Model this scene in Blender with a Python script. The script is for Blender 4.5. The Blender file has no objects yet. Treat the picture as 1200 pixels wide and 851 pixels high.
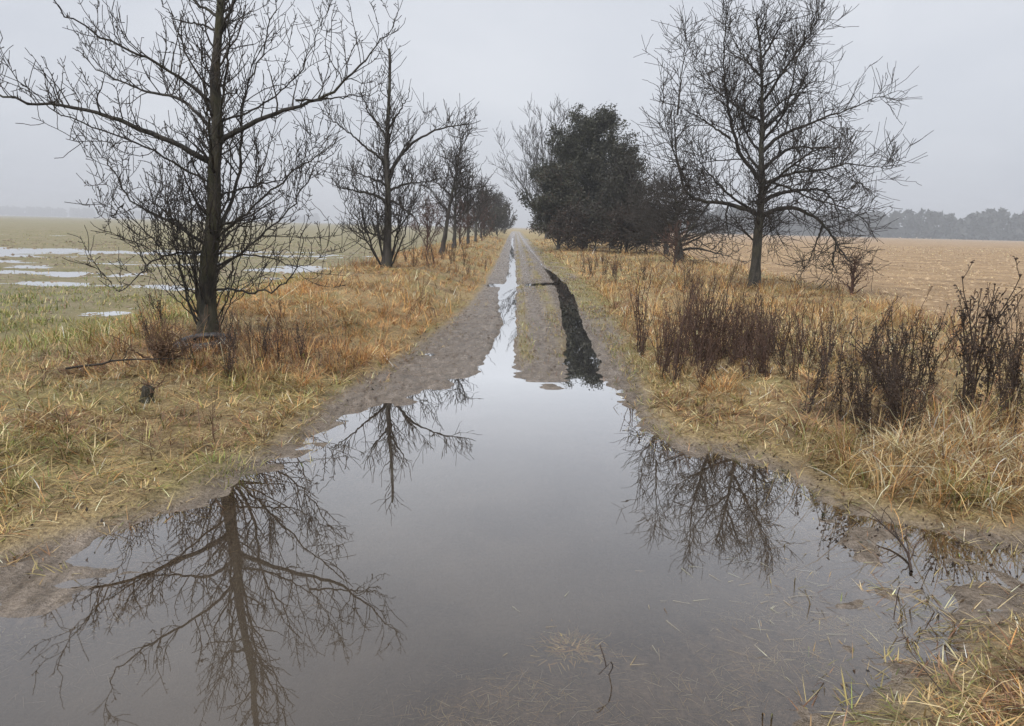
import bpy, math
import numpy as np
from mathutils import Matrix

# ------------------------------------------------------------------ camera, sky, sun, exposure
scene = bpy.context.scene
col = scene.collection
rad = math.radians

cam_data = bpy.data.cameras.new("camera")
cam = bpy.data.objects.new("camera", cam_data)
col.objects.link(cam)
cam_data.sensor_width = 36.0
cam_data.lens = 26.1
cam_data.clip_start = 0.05
cam_data.clip_end = 8000.0
cam.matrix_world = (Matrix.Translation((0, 0, 1.6)) @ Matrix.Rotation(rad(90 - 10.39), 4, 'X')
                    @ Matrix.Rotation(rad(1.35), 4, 'Z'))
scene.camera = cam

SUN_ELEV, SUN_AZ = 58.0, 205.0          # behind an even overcast, high and to the back left
world = bpy.data.worlds.new("World")
scene.world = world
world.use_nodes = True
wt = world.node_tree
wt.nodes.clear()
w_out = wt.nodes.new("ShaderNodeOutputWorld")
w_bg = wt.nodes.new("ShaderNodeBackground")
w_bg.inputs["Strength"].default_value = 0.1
w_sky = wt.nodes.new("ShaderNodeTexSky")
w_sky.sky_type = 'NISHITA'
w_sky.sun_disc = False
w_sky.sun_elevation = rad(SUN_ELEV)
w_sky.sun_rotation = rad(SUN_AZ)
w_sky.air_density = 1.0
w_sky.dust_density = 4.0
w_sky.ozone_density = 1.0
w_tc = wt.nodes.new("ShaderNodeTexCoord")
w_map = wt.nodes.new("ShaderNodeMapping")
w_map.inputs["Scale"].default_value = (1.0, 1.0, 2.2)
w_noise = wt.nodes.new("ShaderNodeTexNoise")
w_noise.inputs["Scale"].default_value = 1.7
w_noise.inputs["Detail"].default_value = 5.0
w_noise.inputs["Roughness"].default_value = 0.5
w_noise.inputs["Distortion"].default_value = 0.4
w_ramp = wt.nodes.new("ShaderNodeValToRGB")
w_ramp.color_ramp.elements[0].position = 0.30
w_ramp.color_ramp.elements[0].color = (0.238, 0.252, 0.284, 1)
w_ramp.color_ramp.elements[1].position = 0.72
w_ramp.color_ramp.elements[1].color = (0.328, 0.338, 0.360, 1)
w_mul = wt.nodes.new("ShaderNodeVectorMath")
w_mul.operation = 'SCALE'
w_mul.inputs["Scale"].default_value = 10.0
w_mix = wt.nodes.new("ShaderNodeMix")
w_mix.data_type = 'RGBA'
w_mix.inputs[0].default_value = 0.95        # cloud cover
wt.links.new(w_tc.outputs["Generated"], w_map.inputs["Vector"])
wt.links.new(w_map.outputs["Vector"], w_noise.inputs["Vector"])
wt.links.new(w_noise.outputs["Fac"], w_ramp.inputs["Fac"])
wt.links.new(w_ramp.outputs["Color"], w_mul.inputs[0])
wt.links.new(w_sky.outputs["Color"], w_mix.inputs[6])
wt.links.new(w_mul.outputs["Vector"], w_mix.inputs[7])
wt.links.new(w_mix.outputs[2], w_bg.inputs["Color"])
wt.links.new(w_bg.outputs["Background"], w_out.inputs["Surface"])

sun_data = bpy.data.lights.new("sun", 'SUN')
sun_data.energy = 1.5
sun_data.angle = rad(50)
sun_data.color = (1.0, 0.965, 0.92)
sun = bpy.data.objects.new("sun", sun_data)
col.objects.link(sun)
sun.rotation_euler = (rad(90 - SUN_ELEV), 0, rad(-SUN_AZ + 180))

scene.view_settings.view_transform = 'Standard'
scene.view_settings.look = 'None'
scene.view_settings.gamma = 1.0
scene.view_settings.exposure = 1.25
scene.view_settings.use_curve_mapping = False
scene.render.engine = 'CYCLES'
scene.cycles.use_denoising = True
scene.cycles.use_adaptive_sampling = True
scene.cycles.adaptive_threshold = 0.02
scene.cycles.max_bounces = 5
scene.cycles.transparent_max_bounces = 12
scene.cycles.volume_bounces = 0
scene.cycles.caustics_reflective = False
scene.cycles.caustics_refractive = False

# ------------------------------------------------------------------ small maths helpers
def sstep(x, a, b):
    t = np.clip((x - a) / (b - a), 0, 1)
    return t * t * (3 - 2 * t)

def hash2(ix, iy, seed):
    n = (ix.astype(np.int64) * 374761393 + iy.astype(np.int64) * 668265263 + seed * 1274126177) & 0xFFFFFFFF
    n = ((n ^ (n >> 13)) * 1274126177) & 0xFFFFFFFF
    n = n ^ (n >> 16)
    return (n & 0xFFFFFF) / float(0xFFFFFF)

def vnoise(x, y, seed=0):
    ix, iy = np.floor(x), np.floor(y)
    fx, fy = x - ix, y - iy
    fx, fy = fx * fx * (3 - 2 * fx), fy * fy * (3 - 2 * fy)
    a, b = hash2(ix, iy, seed), hash2(ix + 1, iy, seed)
    c, d = hash2(ix, iy + 1, seed), hash2(ix + 1, iy + 1, seed)
    return (a * (1 - fx) + b * fx) * (1 - fy) + (c * (1 - fx) + d * fx) * fy

def fbm(x, y, octaves=4, seed=0):
    s, amp, tot = 0, 1.0, 0
    for o in range(octaves):
        s = s + amp * vnoise(x * 2 ** o + 17.3 * o, y * 2 ** o - 9.1 * o, seed + o)
        tot += amp
        amp *= 0.5
    return s / tot

def signed_distance(x, y, poly):
    """> 0 outside the polygon, < 0 inside"""
    p = np.asarray(poly, float)
    q = np.roll(p, -1, axis=0)
    best = np.full(x.shape, 1e18)
    inside = np.zeros(x.shape, bool)
    for (ax, ay), (bx, by) in zip(p, q):
        ex, ey = bx - ax, by - ay
        wx, wy = x - ax, y - ay
        t = np.clip((wx * ex + wy * ey) / (ex * ex + ey * ey + 1e-12), 0, 1)
        best = np.minimum(best, (wx - ex * t) ** 2 + (wy - ey * t) ** 2)
        cond = (ay > y) != (by > y)
        xi = ax + (y - ay) / ((by - ay) if by != ay else 1e-12) * ex
        inside ^= cond & (x < xi)
    d = np.sqrt(best)
    return np.where(inside, -d, d)

# ------------------------------------------------------------------ lie of the land (metres, z = 0 is the puddle's water)
PUDDLE = [(0.0, 8.1), (-0.36, 7.75), (-0.66, 7.13), (-1.0, 6.59), (-1.28, 6.07), (-1.47, 5.67), (-1.56, 5.07),
          (-1.68, 4.55), (-1.77, 4.1), (-1.92, 3.8), (-2.15, 3.4), (-2.5, 3.0), (-2.9, 2.3), (-3.0, 0.5), (-2.6, -4),
          (1.2, -4), (0.9, 0.5), (0.75, 1.8), (1.0, 2.2), (1.43, 2.42), (1.71, 2.63), (2.08, 2.9), (2.6, 3.05),
          (3.4, 3.2), (3.4, 3.5), (2.66, 3.58), (2.18, 3.67), (1.87, 3.78), (1.87, 4.27), (1.80, 4.73), (1.5, 5.11),
          (1.12, 5.46), (1.08, 6.23), (1.02, 7.16), (0.9, 7.7), (0.5, 7.5), (0.2, 7.9)]
TRACK = [(-3.2, 2.2), (-2.62, 3.05), (-2.24, 3.5), (-1.96, 3.95), (-1.84, 4.6), (-1.74, 5.2), (-1.68, 5.8), (-1.6, 7),
         (-1.42, 8), (-1.15, 11), (-0.9, 15), (-.8, 20), (-.8, 30), (-0.9, 60), (-1.1, 120), (-1.1, 260),
         (1.9, 260), (1.8, 120), (1.8, 60), (2.0, 30), (2.05, 22), (1.75, 12.6), (1.5, 9.3), (1.4, 8), (1.3, 6.3),
         (1.32, 5.6), (1.68, 5.3), (1.95, 4.95), (2.0, 4.35), (2.2, 3.95), (3.3, 3.8), (4.2, 3.6), (4.2, 3.2), (2.65, 3.0),
         (2.1, 2.84), (1.74, 2.56), (1.45, 2.36), (1.02, 2.12), (0.85, 1.8), (0.95, 0), (1.2, -4), (-2.9, -4), (-3.2, 2)]
RUT_L = np.array([(6.5, -.25, .22), (8, -.15, .19), (10, -.1, .14), (12.3, -.07, .125), (16.8, -.14, .2), (20, -.12, .22), (22, -.06, .16),
                  (26, -.06, .13), (42, -.14, .14), (60, -.2, .14), (90, -.3, .16), (260, -.3, .2)])
RUT_R = np.array([(6.5, .76, .2), (8, .81, .19), (9.2, .89, .18), (11, .98, .165), (13.8, 1.08, .18), (18.2, 1.26, .2),
                  (22, 1.34, .16), (26, 1.32, .13), (28.5, 1.26, .1), (31, 1.2, .07), (60, 1.1, .06), (260, 1.0, .1)])

def right_field_edge(y):
    return np.interp(y, [0, 5, 9, 18, 45, 100], [5.4, 5.6, 6.3, 8.4, 9.5, 9.5])

def left_field_edge(y):
    return np.interp(y, [0, 6, 10, 25, 45, 100], [-6.5, -6.0, -5.2, -4.8, -5.4, -6.0])

def land(x, y):
    """height and zones of the ground at x, y"""
    x = np.asarray(x, float)
    y = np.asarray(y, float)
    w1 = 0.22 * (1 - 0.5 * sstep(y, 8, 12))
    xw = x + w1 * (fbm(x * 1.7, y * 1.7, 4, 201) - 0.5) + 0.10 * (fbm(x * 7, y * 7, 3, 203) - 0.5)
    yw = y + w1 * (fbm(x * 1.7, y * 1.7, 4, 202) - 0.5) + 0.10 * (fbm(x * 7, y * 7, 3, 204) - 0.5)
    dp = signed_distance(xw, yw, PUDDLE)
    dt = signed_distance(xw, yw, TRACK)
    wob = fbm(x * 1.3, y * 1.3, 4, 3) - 0.5
    fine = fbm(x * 6, y * 6, 3, 21) - 0.5
    # inside the track and the puddle basin
    basin = -0.11 * (1 - np.exp(-(np.minimum(dp, 0) / 0.75) ** 2)) + 0.02 * np.maximum(dp, -0.3) * (dp < 0)
    shore = 0.05 * (1 - np.exp(-(np.maximum(dp, 0) / 0.5) ** 2)) + 0.02 * np.clip(dp, 0, 0.3)
    shal = np.exp(-((x + 2.0) / 0.75) ** 2 - ((y - 3.0) / 0.9) ** 2) + np.exp(-((x - 1.55) / 0.5) ** 2 - ((y - 3.6) / 1.0) ** 2)
    basin = basin * (1 - 0.62 * np.clip(shal, 0, 1)) - 0.008 * np.clip(shal, 0, 1) * (dp < 0)
    z_in = basin + shore
    ty = sstep(y + 0.8 * (fbm(x * 1.2, y * 1.5, 3, 46) - 0.5), 6.4, 9.8)
    streak = (fbm(x * 2.2, y * 8, 4, 47) - 0.5) * np.exp(-((y - 8.2) / 1.5) ** 2) * 0.045
    z_in = z_in + streak
    lx = np.interp(y, RUT_L[:, 0], RUT_L[:, 1]); lw = np.interp(y, RUT_L[:, 0], RUT_L[:, 2])
    rx = np.interp(y, RUT_R[:, 0], RUT_R[:, 1]); rw = np.interp(y, RUT_R[:, 0], RUT_R[:, 2])
    ewob = 1 + 0.6 * (fbm(x * 3.5, y * 1.6, 4, 40) - 0.5)
    lx = lx + 0.10 * (fbm(x * 0.1, y * 0.5, 3, 41) - 0.5); rx = rx + 0.08 * (fbm(x * 0.1, y * 0.5, 3, 42) - 0.5)
    rut = np.exp(-1.05 * ((x - lx) / (lw * ewob)) ** 2) * (1 - 0.35 * sstep(y, 30, 60))
    rut = np.maximum(rut, np.exp(-1.05 * ((x - rx) / (rw * (0.65 + 0.35 * ewob))) ** 2) * (1 - 0.6 * sstep(y, 27, 30)))
    cross = np.exp(-1.05 * ((y - 20.6 - 0.9 * np.maximum(x, 0)) / (0.62 * ewob)) ** 2) * sstep(x, -1.1, -.5) * (1 - sstep(x, 1.4, 1.7))
    cross *= 1 - 0.75 * np.exp(-((x - 0.25) / 0.13) ** 2)
    rut = np.maximum(rut, cross * 0.8)
    tread = (fbm(x * 3.0, y * 0.8, 3, 44) - 0.5) * 0.03 + (fbm(x * 9, y * 5, 3, 45) - 0.5) * 0.028
    z_track = 0.010 + 0.028 * sstep(y, 7.8, 11.5) - 0.1 * rut + tread * (1 - 0.75 * np.clip(rut * 1.6, 0, 1))
    z_in = z_in * (1 - ty) + (z_track + streak) * ty
    # broken, trampled shore on the right where mud and water mix
    messy = sstep(x, 1.2, 1.9) * (1 - sstep(y, 4.6, 5.4)) * (1 - sstep(dt, 0, .5))
    z_in = z_in + wob * (0.022 + 0.05 * messy) + fine * (0.014 + 0.03 * messy)
    # shallows where mud, water and drowned grass mix
    sr = np.clip(1.3 * np.exp(-((x - 1.75) / 0.6) ** 2 - ((y - 3.15) / 0.5) ** 2), 0, 1)
    sl = np.clip(1.2 * np.exp(-((x + 2.1) / 0.5) ** 2 - ((y - 3.05) / 0.5) ** 2), 0, 1)
    film = -0.014 + 0.07 * wob + 0.05 * fine
    z_in = z_in + sl * np.maximum(film - z_in, 0)
    z_in = z_in + sr * np.maximum(film + 0.013 + 0.02 * fine - z_in, 0)
    # near bank under the water at the lower right and little rises in the puddle
    z_in = z_in + 0.075 * np.exp(-((x - 0.25) / 0.16) ** 2 - ((y - 2.66) / 0.08) ** 2)
    z_in = z_in + 0.012 * np.exp(-((x + 2.3) / 0.6) ** 2 - ((y - 2.95) / 0.4) ** 2) * (0.3 + 2 * wob)
    sub = np.exp(-((x - 0.35) / 0.7) ** 2 - ((y - 2.1) / 0.5) ** 2)
    sub2 = np.exp(-((x + 0.05) / 0.35) ** 2 - ((y - 2.25) / 0.28) ** 2) + np.exp(-((x - 1.0) / 0.4) ** 2 - ((y - 2.45) / 0.35) ** 2)
    z_in = np.maximum(z_in, np.minimum(z_in + 0.05 * sub + 0.085 * sub2, -0.016 + 0.02 * wob))
    # verges and fields
    v_left = np.interp(y, [0, 6, 9, 14, 19, 30, 60], [.16, .19, .22, .36, .5, .45, .35])
    v_right = np.interp(y, [0, 6, 19, 40], [.17, .19, .22, .24])
    rise = sstep(dt, -0.05, 1.7)
    lfe, rfe = left_field_edge(y), right_field_edge(y)
    zl_field = 0.052 + 0.13 * (fbm(x * 0.45, y * 0.9, 5, 60) - 0.5) + 0.15 * (fbm(x * 1.3, y * 1.6, 4, 61) - .5)
    pools = (0.11 * np.exp(-((x + 28) / 11) ** 2 - ((y - 33) / 4.2) ** 2) + 0.075 * np.exp(-((x + 16) / 8) ** 2 - ((y - 35) / 1.6) ** 2)
             + 0.075 * np.exp(-((x + 9.2) / 2.8) ** 2 - ((y - 17.4) / 0.7) ** 2)
             + 0.08 * np.exp(-((x + 7.9) / 1.7) ** 2 - ((y - 26) / 2.0) ** 2)
             + 0.085 * np.exp(-((x + 14.5) / 5) ** 2 - ((y - 21) / 1.3) ** 2) + 0.05 * np.exp(-((x + 18) / 8) ** 2 - ((y - 26) / 1.6) ** 2)
             + 0.055 * np.exp(-((x + 12) / 4) ** 2 - ((y - 40) / 2.0) ** 2)
             + 0.02 * np.exp(-((x + 40) / 24) ** 2 - ((y - 62) / 3) ** 2))
    far_flat = sstep(y, 75, 110)
    zl_field = (zl_field - pools) * (1 - far_flat) + 0.04 * far_flat
    zr_field = 0.16 + 0.03 * (fbm(x * 1.2, y * 1.2, 3, 70) - 0.5)
    z_l = 0.05 + (v_left - 0.05) * rise
    kl = sstep(-x, -lfe - 0.9, -lfe + 1.2)
    z_l = z_l * (1 - kl) + zl_field * kl
    z_r = 0.05 + (v_right - 0.05) * rise
    kr = sstep(x, rfe - 0.6, rfe + 0.8)
    z_r = z_r * (1 - kr) + zr_field * kr
    z_out = np.where(x < 0.3, z_l, z_r) + wob * 0.07 * rise * (1 - np.maximum(kl, kr)) + fine * 0.03 * rise
    k_in = 1 - sstep(dt, -0.12, 0.12)
    z = z_out * (1 - k_in) + z_in * k_in
    far = sstep(np.hypot(x, y), 130, 200)
    z = z * (1 - far) + 0.08 * far
    return z, dict(dp=dp, dt=dt, k_in=k_in, kl=kl * (1 - k_in), kr=kr * (1 - k_in), rut=rut * ty, wob=wob)

def height(x, y):
    return land(x, y)[0]

def zat(x, y):
    return float(height(np.array([x]), np.array([y]))[0])

# ------------------------------------------------------------------ mesh helpers
def build(name, verts, quads=None, tris=None, mat=None, parent=None, attrs=None, colors=None, smooth=True):
    me = bpy.data.meshes.new(name)
    verts = np.ascontiguousarray(verts, np.float32)
    me.vertices.add(len(verts))
    me.vertices.foreach_set("co", verts.ravel())
    parts, starts, n = [], [], 0
    if quads is not None and len(quads):
        q = np.asarray(quads, np.int32)
        parts.append(q.ravel()); starts.append(np.arange(len(q)) * 4 + n); n += q.size
    if tris is not None and len(tris):
        t = np.asarray(tris, np.int32)
        parts.append(t.ravel()); starts.append(np.arange(len(t)) * 3 + n); n += t.size
    me.loops.add(n)
    me.loops.foreach_set("vertex_index", np.concatenate(parts).astype(np.int32))
    st = np.concatenate(starts).astype(np.int32)
    me.polygons.add(len(st))
    me.polygons.foreach_set("loop_start", st)
    me.polygons.foreach_set("use_smooth", np.full(len(st), smooth, bool))
    me.update(calc_edges=True)
    for k, v in (attrs or {}).items():
        a = me.attributes.new(k, 'FLOAT', 'POINT')
        a.data.foreach_set("value", np.ascontiguousarray(v, np.float32))
    for k, v in (colors or {}).items():
        a = me.attributes.new(k, 'FLOAT_COLOR', 'POINT')
        v = np.asarray(v, np.float32)
        if v.shape[1] == 3:
            v = np.hstack([v, np.ones((len(v), 1), np.float32)])
        a.data.foreach_set("color", np.ascontiguousarray(v).ravel())
    if mat:
        me.materials.append(mat)
    ob = bpy.data.objects.new(name, me)
    col.objects.link(ob)
    if parent:
        ob.parent = parent
    return ob

def tag(o, label=None, category=None, group=None, kind=None):
    if label: o["label"] = label
    if category: o["category"] = category
    if group: o["group"] = group
    if kind: o["kind"] = kind
    return o

def empty(name, loc, label, category, group=None):
    o = bpy.data.objects.new(name, None)
    o.empty_display_size = 0.2
    o.location = loc
    col.objects.link(o)
    return tag(o, label, category, group)

def tubes(P, R, sides, rng=None, knobs=0.0):
    """tubes along many polylines at once: P (B, N, 3), R (B, N)"""
    B, N, _ = P.shape
    T = np.gradient(P, axis=1)
    T /= np.linalg.norm(T, axis=2, keepdims=True) + 1e-9
    mean = T.mean(axis=1)
    ref = np.where(np.abs(mean[:, 2:3]) > 0.75, np.array([[1.0, 0.13, 0.0]]), np.array([[0.05, 0.1, 1.0]]))
    A = np.cross(T, ref[:, None, :])
    A /= np.linalg.norm(A, axis=2, keepdims=True) + 1e-9
    Bv = np.cross(T, A)
    ang = np.arange(sides) * 2 * math.pi / sides
    rr = np.repeat(R[:, :, None], sides, axis=2)
    if knobs and rng is not None:
        rr = rr * (1 + knobs * rng.normal(0, 1, rr.shape))
    V = P[:, :, None, :] + rr[..., None] * (np.cos(ang)[None, None, :, None] * A[:, :, None, :] + np.sin(ang)[None, None, :, None] * Bv[:, :, None, :])
    idx = np.arange(B * N * sides).reshape(B, N, sides)
    nxt = np.roll(idx, -1, axis=2)
    q = np.stack([idx[:, :-1], nxt[:, :-1], nxt[:, 1:], idx[:, 1:]], axis=-1).reshape(-1, 4)
    return V.reshape(-1, 3), q

def join(chunks):
    vs, qs, n = [], [], 0
    for v, q in chunks:
        vs.append(v); qs.append(q + n); n += len(v)
    return np.concatenate(vs), np.concatenate(qs)

def resample(pts, n, smooth=2):
    """a smooth polyline of n points through the given ones"""
    p = np.asarray(pts, float)
    for _ in range(smooth):
        q = 0.75 * p[:-1] + 0.25 * p[1:]
        r = 0.25 * p[:-1] + 0.75 * p[1:]
        p = np.vstack([p[:1], np.stack([q, r], 1).reshape(-1, 3)[1:-1], p[-1:]])
    s = np.concatenate([[0], np.cumsum(np.linalg.norm(np.diff(p, axis=0), axis=1))])
    t = np.linspace(0, s[-1], n)
    return np.stack([np.interp(t, s, p[:, i]) for i in range(3)], 1)

UP = np.array([0, 0, 1.0])
def spawn(P, R, ids, rng, per_m, t_range, length, angle, up, rscale, rtip, n=6, wander=0.12, grav=0.06, perp_up=0.4, rmax=1.0):
    """side shoots on the polylines P; returns their polylines, radii and the index of the limb each belongs to"""
    B, N, _ = P.shape
    seg = np.linalg.norm(np.diff(P, axis=1), axis=2).sum(1)
    cnt = rng.poisson(np.maximum(per_m * seg * (t_range[1] - t_range[0]), 0.01))
    par = np.repeat(np.arange(B), cnt)
    M = len(par)
    if M == 0:
        return np.zeros((0, n, 3)), np.zeros((0, n)), np.zeros(0, int)
    t = rng.uniform(t_range[0], t_range[1], M)
    f = t * (N - 1)
    i = np.minimum(f.astype(int), N - 2)
    w = (f - i)[:, None]
    p0 = P[par, i] * (1 - w) + P[par, i + 1] * w
    r0 = R[par, i] * (1 - w[:, 0]) + R[par, i + 1] * w[:, 0]
    T = P[par, i + 1] - P[par, i]
    T /= np.linalg.norm(T, axis=1, keepdims=True) + 1e-9
    q = rng.normal(0, 1, (M, 3)) + UP * perp_up
    q -= (q * T).sum(1, keepdims=True) * T
    q /= np.linalg.norm(q, axis=1, keepdims=True) + 1e-9
    a = np.radians(rng.uniform(angle[0], angle[1], M))[:, None]
    d = np.cos(a) * T + np.sin(a) * q + UP * up
    d /= np.linalg.norm(d, axis=1, keepdims=True)
    L = rng.uniform(length[0], length[1], M) * (1.12 - 0.62 * t) * rng.uniform(0.6, 1.25, M)
    out = np.zeros((M, n, 3))
    out[:, 0] = p0
    for k in range(1, n):
        out[:, k] = out[:, k - 1] + d * (L / (n - 1))[:, None]
        d = d + rng.normal(0, wander, (M, 3)) + UP * grav
        d /= np.linalg.norm(d, axis=1, keepdims=True)
    rs = np.minimum(np.minimum(r0 * rscale, rmax), 0.004 + 0.014 * L)
    rs = np.maximum(rs, rtip * 1.15)
    Rr = rs[:, None] * (1 - np.linspace(0, 1, n))[None] + rtip * np.linspace(0, 1, n)[None]
    return out, Rr, ids[par]

# ------------------------------------------------------------------ materials
def new_mat(name):
    m = bpy.data.materials.new(name)
    m.use_nodes = True
    nt = m.node_tree
    for n in list(nt.nodes):
        nt.nodes.remove(n)
    out = nt.nodes.new("ShaderNodeOutputMaterial")
    return m, nt, out

def node(nt, kind, **kw):
    n = nt.nodes.new(kind)
    for k, v in kw.items():
        if k in n.inputs:
            n.inputs[k].default_value = v
        else:
            setattr(n, k, v)
    return n

def noise(nt, scale, detail=4, rough=0.55, vec=None, dist=0.0):
    n = node(nt, "ShaderNodeTexNoise")
    n.inputs["Scale"].default_value = scale
    n.inputs["Detail"].default_value = detail
    n.inputs["Roughness"].default_value = rough
    n.inputs["Distortion"].default_value = dist
    if vec is not None:
        nt.links.new(vec, n.inputs["Vector"])
    return n.outputs["Fac"]

def ramp(nt, fac, stops):
    r = node(nt, "ShaderNodeValToRGB")
    el = r.color_ramp.elements
    while len(el) < len(stops):
        el.new(0.5)
    for e, (p, c) in zip(el, stops):
        e.position = p
        e.color = (*c, 1)
    nt.links.new(fac, r.inputs["Fac"])
    return r.outputs["Color"]

def mixc(nt, fac, a, b):
    m = node(nt, "ShaderNodeMix", data_type='RGBA')
    if isinstance(fac, float): m.inputs[0].default_value = fac
    else: nt.links.new(fac, m.inputs[0])
    for s, v in ((6, a), (7, b)):
        if isinstance(v, tuple): m.inputs[s].default_value = (*v, 1)
        else: nt.links.new(v, m.inputs[s])
    return m.outputs[2]

def math_(nt, op, a, b=None):
    m = node(nt, "ShaderNodeMath", operation=op)
    for s, v in ((0, a), (1, b)):
        if v is None: continue
        if isinstance(v, (int, float)): m.inputs[s].default_value = v
        else: nt.links.new(v, m.inputs[s])
    return m.outputs[0]

def bump(nt, h, strength, dist):
    b = node(nt, "ShaderNodeBump", Strength=strength, Distance=dist)
    nt.links.new(h, b.inputs["Height"])
    return b.outputs["Normal"]

def attr(nt, name, out="Fac"):
    return node(nt, "ShaderNodeAttribute", attribute_name=name).outputs[out]

def bark_material(name, dark, light, moss, moss_amount, scale=14):
    m, nt, out = new_mat(name)
    tc = node(nt, "ShaderNodeTexCoord").outputs["Object"]
    mp = node(nt, "ShaderNodeMapping")
    mp.inputs["Scale"].default_value = (1, 1, 0.28)
    nt.links.new(tc, mp.inputs["Vector"])
    f1 = noise(nt, scale, 6, 0.65, mp.outputs["Vector"], 0.6)
    f2 = noise(nt, 2.3, 3, 0.6, tc)
    c = ramp(nt, f1, [(0.40, dark), (0.66, light)])
    mk = ramp(nt, f2, [(0.62 - moss_amount, (0, 0, 0)), (0.86 - moss_amount, (1, 1, 1))])
    c = mixc(nt, mk, c, moss)
    p = node(nt, "ShaderNodeBsdfPrincipled", Roughness=0.75)
    nt.links.new(c, p.inputs["Base Color"])
    nt.links.new(bump(nt, f1, 1.0, 0.05), p.inputs["Normal"])
    nt.links.new(p.outputs[0], out.inputs["Surface"])
    return m

def plain_material(name, a, b, scale=6, rough=0.8):
    m, nt, out = new_mat(name)
    tc = node(nt, "ShaderNodeTexCoord").outputs["Object"]
    f = noise(nt, scale, 4, 0.6, tc)
    p = node(nt, "ShaderNodeBsdfPrincipled", Roughness=rough)
    nt.links.new(ramp(nt, f, [(0.3, a), (0.7, b)]), p.inputs["Base Color"])
    nt.links.new(bump(nt, f, 0.4, 0.01), p.inputs["Normal"])
    nt.links.new(p.outputs[0], out.inputs["Surface"])
    return m

def blade_material(name, translucency=0.25):
    """thin dry leaves: each blade carries its own colour"""
    m, nt, out = new_mat(name)
    c = attr(nt, "blade_colour", "Color")
    d = node(nt, "ShaderNodeBsdfPrincipled", Roughness=0.55)
    nt.links.new(c, d.inputs["Base Color"])
    t = node(nt, "ShaderNodeBsdfTranslucent")
    nt.links.new(c, t.inputs["Color"])
    mx = node(nt, "ShaderNodeMixShader", Fac=translucency)
    nt.links.new(d.outputs[0], mx.inputs[1])
    nt.links.new(t.outputs[0], mx.inputs[2])
    nt.links.new(mx.outputs[0], out.inputs["Surface"])
    return m

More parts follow.
